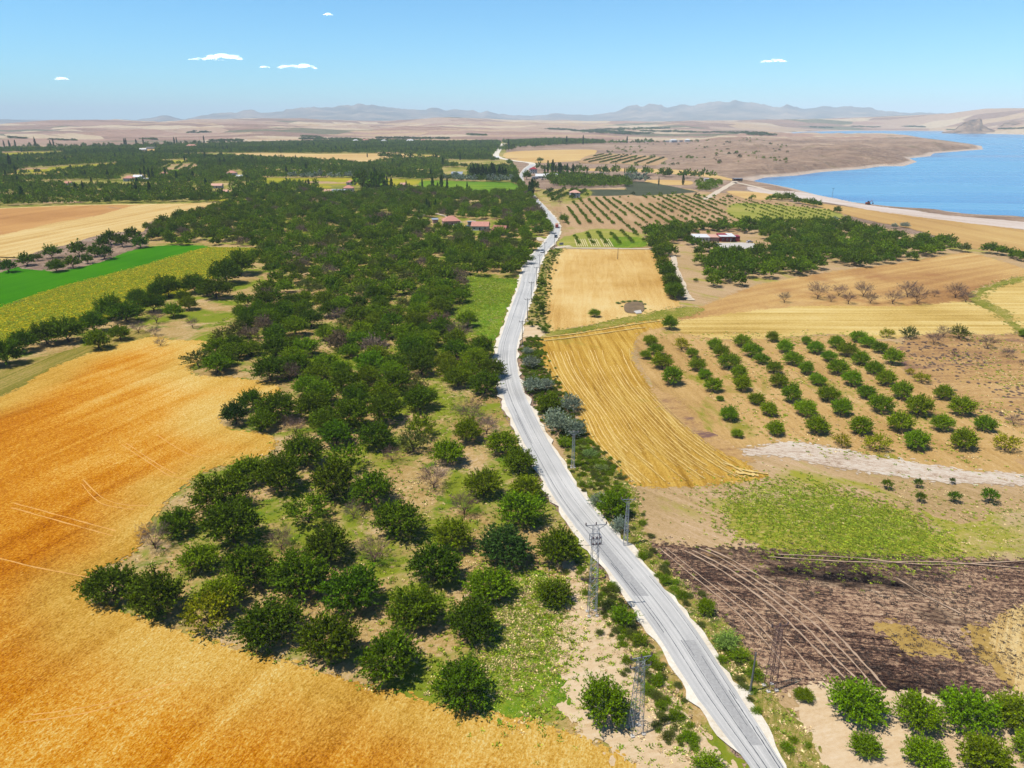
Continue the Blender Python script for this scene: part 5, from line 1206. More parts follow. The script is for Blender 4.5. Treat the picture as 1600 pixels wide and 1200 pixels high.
def poplar(cx, by, hpx, label, k=1.0, group=PL):
    p = at(cx, by); h = hpx * mpp(p.x, p.y) / math.cos(R(5)); s = h / 13.3
    return place('poplar', random.choice(POP), None, p, 3.0 * k * s, label, 'poplar', jit(DEEP, 0.1), group, 1.0 / k, nominal=3.0)
def pop_in(lst, where, group=PL):
    for i, (a, b, h) in enumerate(lst): poplar(a, b, h, '%s dark poplar from the left %s' % (ORD[i], where), 1.15, group)
pop_in([(605,296,20),(612,296,18),(635,295,13),(640,295,9),(660,296,16),(676,297,20),(684,297,12),(690,298,24),(699,299,20),(714,298,10),(730,299,14),(734,299,9)], 'in front of the green strip field', 'poplars before the green strip field')
pop_in([(478,291,10),(483,291,11),(495,290,8)], 'by the yellow strip field', 'poplars by the yellow strip field')
pop_in([(667,330,20),(671,331,16),(681,331,19),(686,331,13),(699,345,10),(703,346,10)], 'above the red roofed house', 'poplars above the red roofed house')
pop_in([(221,279,15),(227,280,13),(234,281,18),(240,281,17),(277,284,16),(144,290,13),(119,300,15),(131,300,17)], 'among the left village trees', 'poplars among the left village trees')
pop_in([(30,247,9),(117,277,7),(156,262,7),(289,254,11),(440,250,9),(443,250,8),(462,249,7)], 'in the far left orchards', 'poplars in the far left orchards')
pop_in([(677,249,8),(681,249,9),(574,246,7)], 'on the pale cereal strip', 'poplars on the pale cereal strip')
pop_in([(827,308,24),(831,310,30)], 'standing over the road below the white compound', 'poplars over the road')
pop_in([(851,274,14),(856,273,12),(868,272,13),(917,271,9),(976,271,9),(1029,290,12),(1067,289,16)], 'in the tree belt below the yellow field', 'poplars in the tree belt')
for cx, cy, wp, lb in [(806,283,14,'round dark tree left of the road, at the field corner by the far bend'),(823,275,15,'round dark tree right of the road below the far bend'),(835,292,18,'dark round tree beside the two poplars over the road'),(848,352,12,'dark tree leaning on the road at the second bend')]:
    p, wd = spot(cx, cy, wp, .35); place('broad_tree', CROWN_MID[0], LIMB[0], p, wd, lb, 'tree', DARK, 'round trees at the far bend', 1.3)
bare(875, 316, 10, 'brown leafless tree left of the white house in the young plantation', group='leafless trees')

# ================================================================== POWER LINE
M['galv'] = plain('galvanised_steel', (0.22, 0.23, 0.25, 1), 0.5, 0.6, 0.5)
M['rust'] = plain('brown_steel', (0.10, 0.055, 0.05, 1), 0.6, 0.4, 0.4)
M['ceramic'] = plain('dark_insulator', (0.05, 0.03, 0.03, 1), 0.3)
M['concrete'] = plain('concrete', C(220,212,200), 0.9)
M['grey_pole'] = plain('grey_pole', C(120,124,120), 0.7)
M['wood_pole'] = plain('wooden_pole', C(132,104,80), 0.9)
def lattice(p, H, base, top, label, mat, rz=0.0, arms=(1.0,), armw=2.6, extra=False, group='lattice pylons of the power line', bay=None):
    o = empty('lattice_pylon', (p[0], p[1], 0), rz); tag(o, label, 'pylon', group)
    def corner(i, z): 
        r_ = (base + (top - base) * z / H) / 2; return Vector(((-1, 1, 1, -1)[i] * r_, (-1, -1, 1, 1)[i] * r_, z))
    th = 0.045 if H > 9 else 0.035
    for i in range(4):
        MB().tube(corner(i, 0), corner(i, H), th, th * 0.8, 4).build('leg', mat, o)
        MB().box((*corner(i, 0.12)[:2], 0.12), (0.45, 0.45, 0.28)).build('footing', M['concrete'], o)
    zs = [0.0]
    while zs[-1] < H - 0.3: zs.append(min(H, zs[-1] + max(0.65, (base + (top - base) * zs[-1] / H) * 1.05)))
    for s in range(4):
        b = MB()
        for j in range(len(zs) - 1):
            a0, a1 = corner(s, zs[j]), corner((s + 1) % 4, zs[j]); b0, b1 = corner(s, zs[j + 1]), corner((s + 1) % 4, zs[j + 1])
            b.tube(a0, b1, 0.018, n=3); b.tube(a1, b0, 0.018, n=3); b.tube(b0, b1, 0.018, n=3)
        b.build('bracing', mat, o)
    for f in arms:
        z = H * f
        c = MB().tube((-armw / 2, 0, z + .25), (armw / 2, 0, z + .25), 0.06, n=4); c.tube((-armw / 2, 0, z + .25), (-top / 2, 0, z - .45), 0.04, n=4); c.tube((armw / 2, 0, z + .25), (top / 2, 0, z - .45), 0.04, n=4)
        ca = c.build('crossarm', mat, o)
        for x in (-armw / 2, 0, armw / 2):
            MB().lathe((x, 0, z + .3), [(0.05, 0), (0.12, .06), (0.05, .12), (0.12, .2), (0.05, .26), (0.1, .36), (0.04, .44)], 8).build('insulator', M['ceramic'], ca)
    if extra:
        z = H * 0.90
        fr = MB()
        for zz in (z, z - 1.0):
            fr.tube((-.75, -.6, zz), (.75, -.6, zz), .05, n=4); fr.tube((-.75, .6, zz), (.75, .6, zz), .05, n=4); fr.tube((-.75, -.6, zz), (-.75, .6, zz), .05, n=4); fr.tube((.75, -.6, zz), (.75, .6, zz), .05, n=4)
        for x in (-.75, .75):
            for y in (-.6, .6): fr.tube((x, y, z), (x, y, z - 1.0), .05, n=4)
        fr = fr.build('switch_frame', mat, o)
        for x in (-.5, 0, .5):
            for zz in (z, z - 1.0): MB().lathe((x, -.66, zz - .1), [(0.06, 0), (0.14, .08), (0.06, .16), (0.14, .26), (0.06, .34)], 8).build('insulator', M['ceramic'], fr)
        MB().tube((-1.5, 0, z - 1.5), (1.2, 0, z - 1.5), .04, n=4).build('operating_rod', mat, o)
        a = MB().tube((-1.9, 0, H * .42), (1.9, 0, H * .42), .07, n=4); a.tube((-1.9, 0, H * .42), (-.45, 0, H * .38), .04, n=4); a.tube((1.9, 0, H * .42), (.45, 0, H * .38), .04, n=4); a = a.build('lower_crossarm', M['rust'], o)
        for x in (-1.8, 0, 1.8): MB().lathe((x, 0, H * .42 + .05), [(0.05, 0), (0.12, .06), (0.05, .12), (0.12, .2), (0.05, .26)], 8).build('insulator', M['ceramic'], a)
    return o
lattice(at(925,960), 15.3, 1.25, 0.8, 'tallest lattice pylon with a switch frame and lower crossarm, left of the road', M['galv'], 0.12, (1.0,), 3.0, True)
lattice(at(993,1143), 11.0, 1.45, 0.7, 'nearest lattice pylon, beside the round solitary tree on sand', M['galv'], 0.25, (1.0, 0.88), 2.6)
lattice(at(1203,1076), 9.8, 1.15, 0.6, 'dark brown lattice pylon at the corner of the burnt field', M['rust'], 0.2, (1.0,), 2.2)
lattice(at(977,853), 9.0, 0.75, 0.4, 'slim pale lattice mast with a bar top, right of the road beside the tall tree', M['galv'], 0.0, (1.0,), 2.3, group='slim roadside masts')
lattice(at(895,731), 8.2, 0.7, 0.4, 'slim lattice mast at the verge below the silvery shrubs', M['galv'], 0.0, (1.0,), 2.0, group='slim roadside masts')
def pole(p, H, label, armw=2.2, mat='grey_pole', group='roadside power poles', foot=True, r0=.13):
    o = empty('power_pole', (p[0], p[1], 0), 0.1); tag(o, label, 'power pole', group)
    MB().tube((0, 0, 0), (0, 0, H), r0, r0 * .6, 8).build('mast', M[mat], o)
    if foot: MB().lathe((0, 0, 0), [(.5, 0), (.5, .2), (.3, .3)], 8).build('footing', M['concrete'], o)
    if armw:
        c = MB().box((0, 0, H - .1), (armw, .12, .12)); c.tube((-armw * .4, 0, H - .15), (0, 0, H - .9), .03, n=4); c.tube((armw * .4, 0, H - .15), (0, 0, H - .9), .03, n=4); c = c.build('crossarm', M[mat], o)
        for x in (-armw * .46, 0, armw * .46): MB().lathe((x, 0, H), [(0.04, 0), (0.11, .08), (0.04, .16), (0.1, .26), (0.03, .34)], 8).build('insulator', M['ceramic'], c)
    return o
pole(at(1172,1083), 6.5, 'slim grey mast with a pale footing between verge bushes and burnt field', 0, r0=.16)
for i, (x, y, h) in enumerate([(816,541,8.5),(824,502,8.5),(830,473,8.5),(838,447,8.5),(843,425,8.5),(851,402,8),(866,389,9),(875,352,9)]):
    pole(at(x, y), h, '%s T topped pole from the near end along the right edge of the road' % ORD[i])
for x, y, h, lb, aw in [(965,405,6,'wooden pole at the top of the pale rectangular field',0),(1034,327,7,'wooden pole in the young plantation below the grey crop',0),(1028,297,14,'tall mast in the grey green field before the tree belt',1.6),(1174,313,6,'wooden pole at the yellow patch by the shore track',0),
   (1300,309,9,'black T shaped pole at the water edge',3.0)]:
    pole(at(x, y), h, lb, aw, 'wood_pole' if not aw else 'grey_pole', group='scattered poles', foot=False, r0=.18)

# ================================================================== BUILDINGS
M['wall_white'] = plain('white_plaster', C(244,238,230), 0.9); M['wall_pink'] = plain('pinkish_plaster', C(214,176,160), 0.9); M['wall_red'] = plain('red_cladding', C(170,30,34), 0.6); M['wall_grey'] = plain('grey_blockwork', C(170,160,152), 0.9)
M['wall_dark'] = plain('dark_masonry', C(96,72,66), 0.9)
M['tile'] = plain('salmon_roof_tiles', C(222,156,134), 0.85, var=0.18); M['tile_dark'] = plain('terracotta_tiles', C(190,122,104), 0.85, var=0.2); M['roof_white'] = plain('white_roof_sheet', C(250,248,246), 0.6); M['roof_red'] = plain('red_roof_sheet', C(176,24,36), 0.5); M['roof_peach'] = plain('peach_roof', C(240,184,160), 0.8); M['roof_grey'] = plain('grey_roof_sheet', C(176,182,192), 0.5)
m = NT('window_glass'); M['glass'] = m.finish(C(40,48,58), 0.15, spec=0.6)
M['door'] = plain('brown_door', C(110,70,50), 0.6); M['frame'] = plain('window_frame', C(230,226,220), 0.6)
def house(px, py, wpx, dep, hgt, rz, roof, rmat, wmat, label, cat='house', group=None, pitch=0.32, win=True, name='house', wm=None, parent=None, at_=None):
    p = at_ or at(px, py); w_ = wm or wpx * mpp(p.x, p.y)
    o = empty(name, (p[0], p[1], 0), rz); tag(o, label, cat, group)
    MB().box((0, 0, hgt / 2 - .05), (w_, dep, hgt + .1)).build('wall', M[wmat], o)
    ov = .45; rh = min(w_, dep) * pitch
    a, b = w_ / 2 + ov, dep / 2 + ov; t = .16
    if roof == 'gable':
        rf = MB().add([(-a, -b, hgt), (a, -b, hgt), (a, b, hgt), (-a, b, hgt), (-a, 0, hgt + rh), (a, 0, hgt + rh), (-a, -b, hgt + t), (a, -b, hgt + t), (a, b, hgt + t), (-a, b, hgt + t), (-a, 0, hgt + rh + t), (a, 0, hgt + rh + t)],
           [(6, 7, 11, 10), (8, 9, 10, 11), (0, 1, 7, 6), (2, 3, 9, 8), (0, 4, 5, 1), (2, 5, 4, 3), (0, 6, 10, 4), (4, 10, 9, 3), (1, 5, 11, 7), (5, 2, 8, 11)])
        for sx in (-1, 1): MB().add([(sx * w_ / 2, -dep / 2, hgt), (sx * w_ / 2, dep / 2, hgt), (sx * w_ / 2, 0, hgt + rh * .88), (sx * (w_ / 2 - .2), -dep / 2, hgt), (sx * (w_ / 2 - .2), dep / 2, hgt), (sx * (w_ / 2 - .2), 0, hgt + rh * .88)], [(0, 1, 2), (3, 5, 4), (0, 3, 4, 1), (1, 4, 5, 2), (2, 5, 3, 0)]).build('gable', M[wmat], o)
    elif roof == 'hip':
        k_ = max(0.3, a - b)
        rf = MB().add([(-a, -b, hgt), (a, -b, hgt), (a, b, hgt), (-a, b, hgt), (-a, -b, hgt + t), (a, -b, hgt + t), (a, b, hgt + t), (-a, b, hgt + t), (-k_, 0, hgt + rh + t), (k_, 0, hgt + rh + t)],
           [(3, 2, 1, 0), (0, 1, 5, 4), (1, 2, 6, 5), (2, 3, 7, 6), (3, 0, 4, 7), (4, 5, 9, 8), (6, 7, 8, 9), (5, 6, 9), (7, 4, 8)])
    elif roof == 'shed':
        rf = MB().add([(-a, -b, hgt), (a, -b, hgt), (a, b, hgt + rh), (-a, b, hgt + rh), (-a, -b, hgt + t), (a, -b, hgt + t), (a, b, hgt + rh + t), (-a, b, hgt + rh + t)], [(3, 2, 1, 0), (4, 5, 6, 7), (0, 1, 5, 4), (1, 2, 6, 5), (2, 3, 7, 6), (3, 0, 4, 7)])
    else: rf = MB().box((0, 0, hgt + .15), (w_ + .5, dep + .5, .25))
    rf = rf.build('roof', M[rmat], o)
    if win:
        n = max(1, int(w_ / 3.2)); fl = 2 if hgt > 4.6 else 1
        for k in range(n):
            x = -w_ / 2 + (k + .5) * w_ / n
            for q in range(fl):
                if k == n // 2 and q == 0:
                    d = MB().box((x, -dep / 2 - .03, 1.05), (1.0, .08, 2.1)).build('door', M['door'], o); MB().box((x + .38, -dep / 2 - .1, 1.05), (.06, .06, .2)).build('handle', M['galv'], d)
                else:
                    f = MB().box((x, -dep / 2 - .02, 1.6 + q * 2.8), (1.4, .1, 1.3)).build('window', M['frame'], o); MB().box((x, -dep / 2 - .05, 1.6 + q * 2.8), (1.15, .1, 1.05)).build('pane', M['glass'], f)
        for sx in (-1, 1):
            f = MB().box((sx * (w_ / 2 + .02), 0, 1.6), (.1, 1.4, 1.3)).build('window', M['frame'], o); MB().box((sx * (w_ / 2 + .05), 0, 1.6), (.1, 1.15, 1.05)).build('pane', M['glass'], f)
    return o
h = house(705, 352, 26, 9, 3.4, 0.25, 'hip', 'tile', 'wall_pink', 'house with a broad salmon hipped roof and a solar water heater on the ridge', pitch=.36)
sh = MB().box((0, -.9, 5.6), (1.8, 1.3, .1)).build('solar_panel', M['glass'], h); sh.rotation_euler = (.0, 0, 0); MB().tube((-.9, -.2, 6.1), (.9, -.2, 6.1), .3, n=10).build('water_tank', M['galv'], h)
house(751, 359, 26, 8, 2.8, -0.1, 'gable', 'tile', 'wall_white', 'long low house with a salmon gabled roof right of the solar house', pitch=.34)
house(782, 366, 20, 8, 2.8, -0.35, 'gable', 'tile_dark', 'wall_grey', 'grey walled house with a dark salmon roof, rightmost of the three in the wood', pitch=.36)
house(714, 358, 9, 4, 2.6, 0.2, 'flat', 'roof_white', 'wall_white', 'small white annex in front of the solar house', cat='shed', name='shed', win=False)
house(737, 352, 12, 3, 2.6, 0.2, 'flat', 'roof_grey', 'wall_grey', 'small grey flat shed between the solar house and the long house', cat='shed', name='shed', win=False)
house(680, 348, 8, 4, 2.4, 0.3, 'shed', 'roof_grey', 'wall_pink', 'tiny lean to shed left of the solar house', cat='shed', name='shed', win=False, pitch=.15)
# red and white roadside building, one thing of several blocks
p0 = at(1084, 377.5); p1 = at(1157, 378.5); L_ = (p1 - p0).length; o = empty('roadside_building', p0, math.atan2(p1.y - p0.y, p1.x - p0.x)); tag(o, 'long roadside building with white, peach and red roofs and red front walls', 'building')
def blk(x0, x1, y0, y1, z0, z1, mat, nm): return MB().box(((x0 + x1) / 2 * L_, (y0 + y1) / 2, (z0 + z1) / 2), ((x1 - x0) * L_, y1 - y0, z1 - z0)).build(nm, M[mat], o)
blk(0, .34, 0, 13, 0, 2.6, 'wall_white', 'wall'); blk(-.005, .345, -.4, 13.4, 2.6, 2.85, 'roof_white', 'roof'); blk(.352, .54, 1, 12, 0, 2.5, 'wall_pink', 'wall'); blk(.348, .545, .4, 12.4, 2.5, 2.8, 'roof_peach', 'roof')
blk(.553, .86, 1.0, 12.5, 0, 3.2, 'wall_red', 'wall'); blk(.55, .745, 6, 13, 3.2, 3.5, 'roof_red', 'roof'); blk(.55, .745, -.5, 5.9, 3.2, 3.45, 'roof_white', 'roof'); blk(.75, .885, -.8, 13, 3.25, 3.6, 'roof_white', 'roof'); blk(.892, 1.0, 2.5, 9, 0, 3.0, 'wall_red', 'wall'); blk(.89, 1.002, 2.3, 9.2, 3.0, 3.2, 'roof_red', 'roof')
for k, x in enumerate((.05, .12, .19, .26, .62, .70, .78)):
    f = blk(x, x + .035, (-.06 if x < .4 else .94), (.02 if x < .4 else 1.02), .9, 2.1, 'frame', 'window'); MB().box(((x + .0175) * L_, (-.1 if x < .4 else .9), 1.5), (.025 * L_, .1, .95)).build('pane', M['glass'], f)
blk(.83, .86, .93, 1.0, 0, 2.2, 'door', 'door')
sheet('paved_yard', [tuple(at(a, b)[:2]) for a, b in [(1116,380.5),(1158,379.5),(1180,381),(1178,388),(1140,392),(1114,387)]], ZT + .003, M['concrete'])
pole(at(1140, 390), 5.5, 'white flag pole on the pale yard of the red building', 0, 'wall_white', 'scattered poles', r0=.12)
HG = 'small houses among the far trees'
for args in [
 (898,309,15,8,5.0,.05,'hip','roof_peach','wall_white','white two storey house with a pale roof, alone at the top of the young plantation'),
 (833,271,11,9,6.0,.1,'hip','roof_red','wall_white','white two storey house with a small red roof beside the far bend'),
 (846,279,18,9,3.2,-.1,'gable','roof_white','wall_white','white roofed hall in the compound below the red roofed white house'),
 (862,278,20,8,3.2,-.15,'gable','roof_white','wall_white','long white roofed hall right of the other in the compound'),
 (836,280,9,6,2.8,.2,'flat','roof_grey','wall_white','low flat annex at the left of the white compound'),
 (545,299,16,9,3.6,.1,'hip','tile','wall_white','white farmhouse with a salmon roof beside the dark clump of trees'),
 (548,289,12,8,3.2,.1,'hip','tile','wall_white','smaller farmhouse with a salmon roof just behind the farmhouse'),
 (530,303,20,7,2.6,.05,'gable','roof_grey','wall_white','long grey roofed barn left of the farmhouse'),
 (514,303,12,6,2.6,.1,'gable','roof_peach','wall_white','peach roofed barn at the left end of the farm'),
 (630,293,9,7,3.2,.3,'gable','roof_peach','wall_pink','pale gabled house left of a small shed by the yellow strip'),
 (640,295,7,5,2.6,.1,'flat','roof_white','wall_white','small white shed right of the pale gabled house'),
 (714,276,17,10,3.0,-.05,'shed','roof_grey','wall_white','blue grey roofed hall on a reddish yard before the dark pines'),
 (776,249,8,7,3.0,0,'shed','roof_white','wall_white','tiny white roofed shed left of the road beyond the bend'),
 (1152,283,13,7,3.2,.05,'flat','roof_grey','wall_dark','dark low cabin with a grey roof where the shore track turns'),
 (1105,283,9,5,2.8,0,'flat','roof_white','wall_white','small white cabin at the right end of the tree belt'),
 (203,283,15,9,3.6,.1,'hip','tile','wall_white','salmon roofed house at the left of the village cluster'),
 (217,281,13,8,3.6,0,'gable','roof_white','wall_white','white roofed house in the middle of the village cluster'),
 (228,283,9,7,3.2,.2,'flat','roof_white','wall_white','flat white house right in the village cluster'),
 (257,276,12,8,3.6,.1,'hip','tile','wall_white','salmon roofed house right of the tall village poplars'),
 (363,275,14,9,4.2,.1,'hip','tile','wall_white','salmon roofed white house among trees above the pale wheat'),
 (375,280,9,7,3.2,.2,'gable','roof_white','wall_grey','grey walled shed right of the house above the pale wheat'),
 (340,294,16,7,2.8,.1,'gable','roof_peach','wall_white','long pale roofed barn in the woods above the pale wheat'),
 (352,304,9,6,2.8,.0,'gable','roof_peach','wall_white','little pale barn in the woods nearest the pale wheat'),
 (457,315,11,6,2.8,.1,'gable','roof_peach','wall_pink','pinkish roofed hut in the upper wood, below the peach roofed barn'),
 (108,290,9,6,2.8,.1,'gable','tile','wall_white','small salmon roofed hut far left in the orchards'),
 (224,236,10,8,4,.1,'gable','roof_white','wall_white','white house on the pale patch in the far orchards')]:
    house(*args, group=HG, pitch=.3)
for i, a in enumerate([548,556,563,572,580,600,622,641,648,661,1042,1052,1063,1074,236,300,1012]):
    b = 222.5 if a < 700 else 221.5
    if a in (236, 300): b = 232
    house(a, b + (i % 3) * .5, 0, 12, 5 + (i % 2) * 2, (i * .37) % .6, 'hip' if i % 2 else 'flat', 'roof_white' if i % 3 else 'tile', 'wall_white', '%s tiny pale house from the left on the plain before the hills' % ORD[sorted([548,556,563,572,580,600,622,641,648,661,1042,1052,1063,1074,236,300,1012]).index(a)], group='tiny houses on the plain before the hills', wm=14 + (i % 4) * 4, win=False)

# ================================================================== VEHICLES
M['car_white'] = plain('white_car_paint', C(236,236,238), 0.25, spec=.5, var=.02); M['car_dark'] = plain('dark_car_paint', C(44,40,40), 0.25, spec=.5, var=.05); M['car_blue'] = plain('blue_car_paint', C(120,160,196), 0.3, spec=.5, var=.03)
M['tyre'] = plain('tyre_rubber', (0.02, 0.02, 0.02, 1), 0.8); M['rim'] = plain('wheel_rim', (0.4, 0.4, 0.42, 1), 0.4, 0.5); M['lamp'] = plain('headlamp', (0.7, 0.7, 0.65, 1), 0.2); M['tail'] = plain('tail_lamp', (0.4, 0.02, 0.02, 1), 0.3); M['red_paint'] = plain('red_truck_paint', C(200,60,40), 0.3, var=.04); M['load'] = plain('tan_load', C(214,170,120), 0.9); M['orange'] = plain('digger_orange', C(170,84,50), 0.5)
def wheels(o, xs, y, r_):
    for x in xs:
        for s in (-1, 1):
            wv = MB().tube((x, s * (y - .11), r_), (x, s * (y + .11), r_), r_, n=16).build('wheel', M['tyre'], o); MB().tube((x, s * (y + .08), r_), (x, s * (y + .125), r_), r_ * .6, n=12).build('rim', M['rim'], wv)
def car(p, rz, label, body, roof=None, group='vehicles on the road'):
    o = empty('car', (p[0], p[1], p[2]), rz); tag(o, label, 'car', group)
    MB().prism([(-2.1,.35),(2.1,.35),(2.15,.6),(2.05,.78),(1.0,.92),(-1.95,.95),(-2.15,.7)], -.86, .86).build('body', M[body], o)
    MB().prism([(1.0,.92),(.35,1.38),(-1.35,1.4),(-1.95,.95)], -.72, .72).build('cabin', M['glass'], o)
    MB().prism([(.3,1.385),(.28,1.45),(-1.3,1.46),(-1.36,1.4)], -.7, .7).build('roof', M[roof or body], o)
    wheels(o, (-1.3, 1.32), .78, .33)
    for s in (-1, 1):
        MB().box((2.12, s * .6, .66), (.08, .35, .14)).build('headlight', M['lamp'], o); MB().box((-2.13, s * .62, .76), (.08, .3, .16)).build('tail_light', M['tail'], o); MB().box((.85, s * .93, 1.0), (.14, .16, .12)).build('mirror', M[body], o)
    return o
ZC = ZR + .006
def road_dir(y): 
    i = int(np.argmin(abs(ys - y))); a = at((lo[i-2]+ro[i-2])/2, ys[i-2]); b = at((lo[i+2]+ro[i+2])/2, ys[i+2]); return math.atan2(b.y - a.y, b.x - a.x)
def onroad(x, y): p = at(x, y); return (p.x, p.y, ZC)
car(onroad(847.5, 395), road_dir(395) + math.pi, 'white car with a dark roof, nearest of the three vehicles on the road', 'car_white', 'car_dark')
car(onroad(868.5, 371.5), road_dir(371) + math.pi, 'dark car at the inner bend between the white car and the truck', 'car_dark')
t = empty('truck', onroad(870, 356), road_dir(356) + math.pi); tag(t, 'small truck with a tan load and reddish cab, farthest of the three vehicles', 'truck', 'vehicles on the road')
MB().box((-.9, 0, .85), (5.6, 2.0, .25)).build('chassis', M['car_dark'], t); MB().prism([(1.9,.6),(3.5,.6),(3.55,1.5),(3.2,2.35),(1.9,2.4)], -1.05, 1.05).build('cab', M['red_paint'], t)
MB().box((3.42, 0, 1.9), (.08, 1.8, .6)).build('windscreen', M['glass'], t); MB().box((-.9, 0, 1.5), (5.2, 2.2, 1.1)).build('cargo_bed', M['roof_peach'], t); MB().prism([(-3.4,2.06),(1.6,2.06),(1.3,2.5),(-3.1,2.6)], -1.0, 1.0).build('load', M['load'], t)
wheels(t, (-2.6, 2.6), .95, .45)
for s in (-1, 1): MB().box((3.53, s * .8, .95), (.06, .3, .2)).build('headlight', M['lamp'], t)
for x, y, rz, lb, c in [(732,356,.3,'pale blue car parked between the solar house and the long house','car_blue'),(1215,381,.2,'white car parked under the trees right of the red building','car_white'),(1222,384,.1,'pale blue car parked beside the white one under the trees','car_blue'),(1171,380,.4,'white car parked at the right of the pale yard','car_white'),(848,282,.1,'dark car parked in the white compound','car_dark')]:
    p = at(x, y); car((p.x, p.y, ZT + .01), rz, lb, c, group='parked cars')
p = at(1356, 320); e = empty('excavator', (p.x, p.y, ZT), .2); tag(e, 'rusty orange excavator parked on the shore gravel', 'excavator')
for s in (-1, 1): MB().prism([(-2.0,.3),(-1.7,0),(1.7,0),(2.0,.3),(1.7,.75),(-1.7,.75)], s * 1.2 - .3, s * 1.2 + .3).build('track', M['tyre'], e)
MB().box((-.4, 0, 1.4), (3.2, 2.4, 1.1)).build('body', M['orange'], e); MB().prism([(.1,1.95),(1.3,1.95),(1.2,3.0),(.2,3.05)], .15, 1.15).build('cab', M['glass'], e)
bm_ = MB().tube((1.2, -.3, 1.8), (3.2, -.3, 3.6), .25, .2, 6).build('boom', M['orange'], e); MB().tube((3.2, -.3, 3.6), (4.6, -.3, 1.4), .2, .14, 6).build('arm', M['orange'], e); MB().prism([(4.2,.4),(5.0,.5),(4.9,1.4),(4.4,1.5)], -.8, .2).build('bucket', M['rust'], e)
# direction sign at the junction
p = at(877, 387); sg = empty('road_sign', (p.x, p.y, 0), .4); tag(sg, 'small grey road sign at the side road junction', 'road sign')
for x in (-.8, .8): MB().tube((x, 0, 0), (x, 0, 2.2), .05, n=6).build('post', M['galv'], sg)
MB().box((0, -.05, 2.3), (2.6, .06, 1.3)).build('panel', M['roof_grey'], sg)
# the square pit with reeds in the rectangular field
pit = W([(978,474),(1003,472),(1004,486),(985,489),(976,484)]); M['pit'] = plain('pit_mud', C(136,112,78), 0.95, var=.3, scale=.3); sheet('pit_floor', ragged(pit, .9, 1, True), ZT + .002, M['pit'])
sheet('pit_apron', W([(990,487),(1001,485),(1003,490),(994,491)]), ZT + .006, M['concrete'])
for i, (a, b, w_) in enumerate([(966,472,9),(974,470,9),(983,469.5,9),(992,469,9),(1001,470,8),(1007,474,7),(1008,481,6),(972,478,5)]):
    shrub(a, b, w_, '%s green reed clump from the left around the square pit' % ORD[i], (0.10, 0.14, 0.03, 1), 'reed clumps around the pit', .45, name='reed_clump', cat='reeds')
# culvert kerb and stones at the field corner
# ================================================================== GROUND COVER: tufts and weeds
DENS = 0.42
def scatter(poly, n, kits, smin, smax, z=0.0, hz=(.8, 1.3), nz=None, thr=.5, seed=1, excl=(), blur=1.0):
    n = int(n * DENS); P = np.array(W(poly)); lo_, hi_ = P.min(0), P.max(0); lo_[1] = max(lo_[1], 38)
    x = rng.uniform(lo_[0], hi_[0], n); y = rng.uniform(lo_[1], hi_[1], n); k = inside(P, x, y)
    u = 800 + FPX * x / (y * CP + CAM_H * SP); k &= (u > -60) & (u < 1660)
    if nz: k &= fbm(x / nz, y / nz, 3, seed) > thr + rng.normal(0, .11, n)
    for e in excl: k &= ~inside(W(e), x, y)
    i_ = rng.integers(0, len(kits), n)
    x = x + rng.normal(0, blur, n); y = y + rng.normal(0, blur * 1.5, n)
    if smax > .5: smin, smax = smin * .62, smax * .62
    s = rng.uniform(smin, smax, n); h_ = s * rng.uniform(hz[0], hz[1], n)
    A = np.stack([x, y, np.full(n, z), s, h_, np.array(kits)[i_], rng.uniform(0, 6.28, n)], 1); return A[k]
OF = [(130,940),(240,840),(300,740),(430,700),(480,640),(440,590),(300,560),(340,500),(700,400),(790,440),(770,540),(775,620),(850,770),(960,925),(1012,995),(1100,1170),(1040,1250),(960,1170),(800,1115),(610,1075),(400,1020),(150,945)]
G_ = [scatter(OF, 60000, kTG, 1.0, 2.4, nz=9, thr=.52, seed=3), scatter(OF, 60000, kTL, .9, 2.2, nz=12, thr=.53, seed=9), scatter(OF, 50000, kTS, .8, 2.0, nz=8, thr=.50, seed=21)]
VG = [(880,720),(935,705),(985,760),(1010,850),(1125,967),(1200,1078),(1290,1200),(1230,1200),(1165,1100),(1060,945),(960,830)]
G_ += [scatter(VG, 16000, kTG + kTS, 1.0, 2.2), scatter(VG, 2600, kBU + kBO, .10, .24, hz=(.5, .9), nz=8, thr=.5)]
VL = [(905,880),(935,890),(975,950),(1010,1010),(1050,1090),(1100,1180),(1060,1180),(1010,1090),(960,990),(915,930)]
G_ += [scatter(VL, 9000, kTG + kTS, 1.0, 2.2), scatter(VL, 900, kBU + kBO, .10, .24, hz=(.5, .9))]
V3 = [(868,389),(878,390),(862,420),(854,480),(857,517),(822,508),(838,450),(850,410)]
G_ += [scatter(V3, 4200, kBU + kBO, .08, .20, hz=(.5, 1.0)), scatter([(842,528),(822,528),(812,560),(820,600),(850,660),(920,740),(960,790),(980,757),(935,705),(905,660),(878,617),(856,580)], 9000, kBU + kBO, .08, .22, hz=(.5, .9))]
GP = [(1130,795),(1170,770),(1210,766),(1330,780),(1390,800),(1460,832),(1510,860),(1400,862),(1250,858),(1160,838)]
G_ += [scatter(GP, 40000, kTL + kTG, .9, 1.8, nz=14, thr=.50, seed=5, blur=3), scatter([(1000,760),(1180,755),(1640,760),(1700,880),(1500,872),(1050,850)], 26000, kTL + kTS + kTG + kTS, .8, 1.6, nz=14, thr=.60, seed=6, blur=2.5)]
G_ += [scatter([(1015,852),(1640,878),(1640,1090),(1240,1070),(1180,1040),(1050,905)], 40000, kTB, .8, 1.5, nz=4, thr=.47, seed=7)]
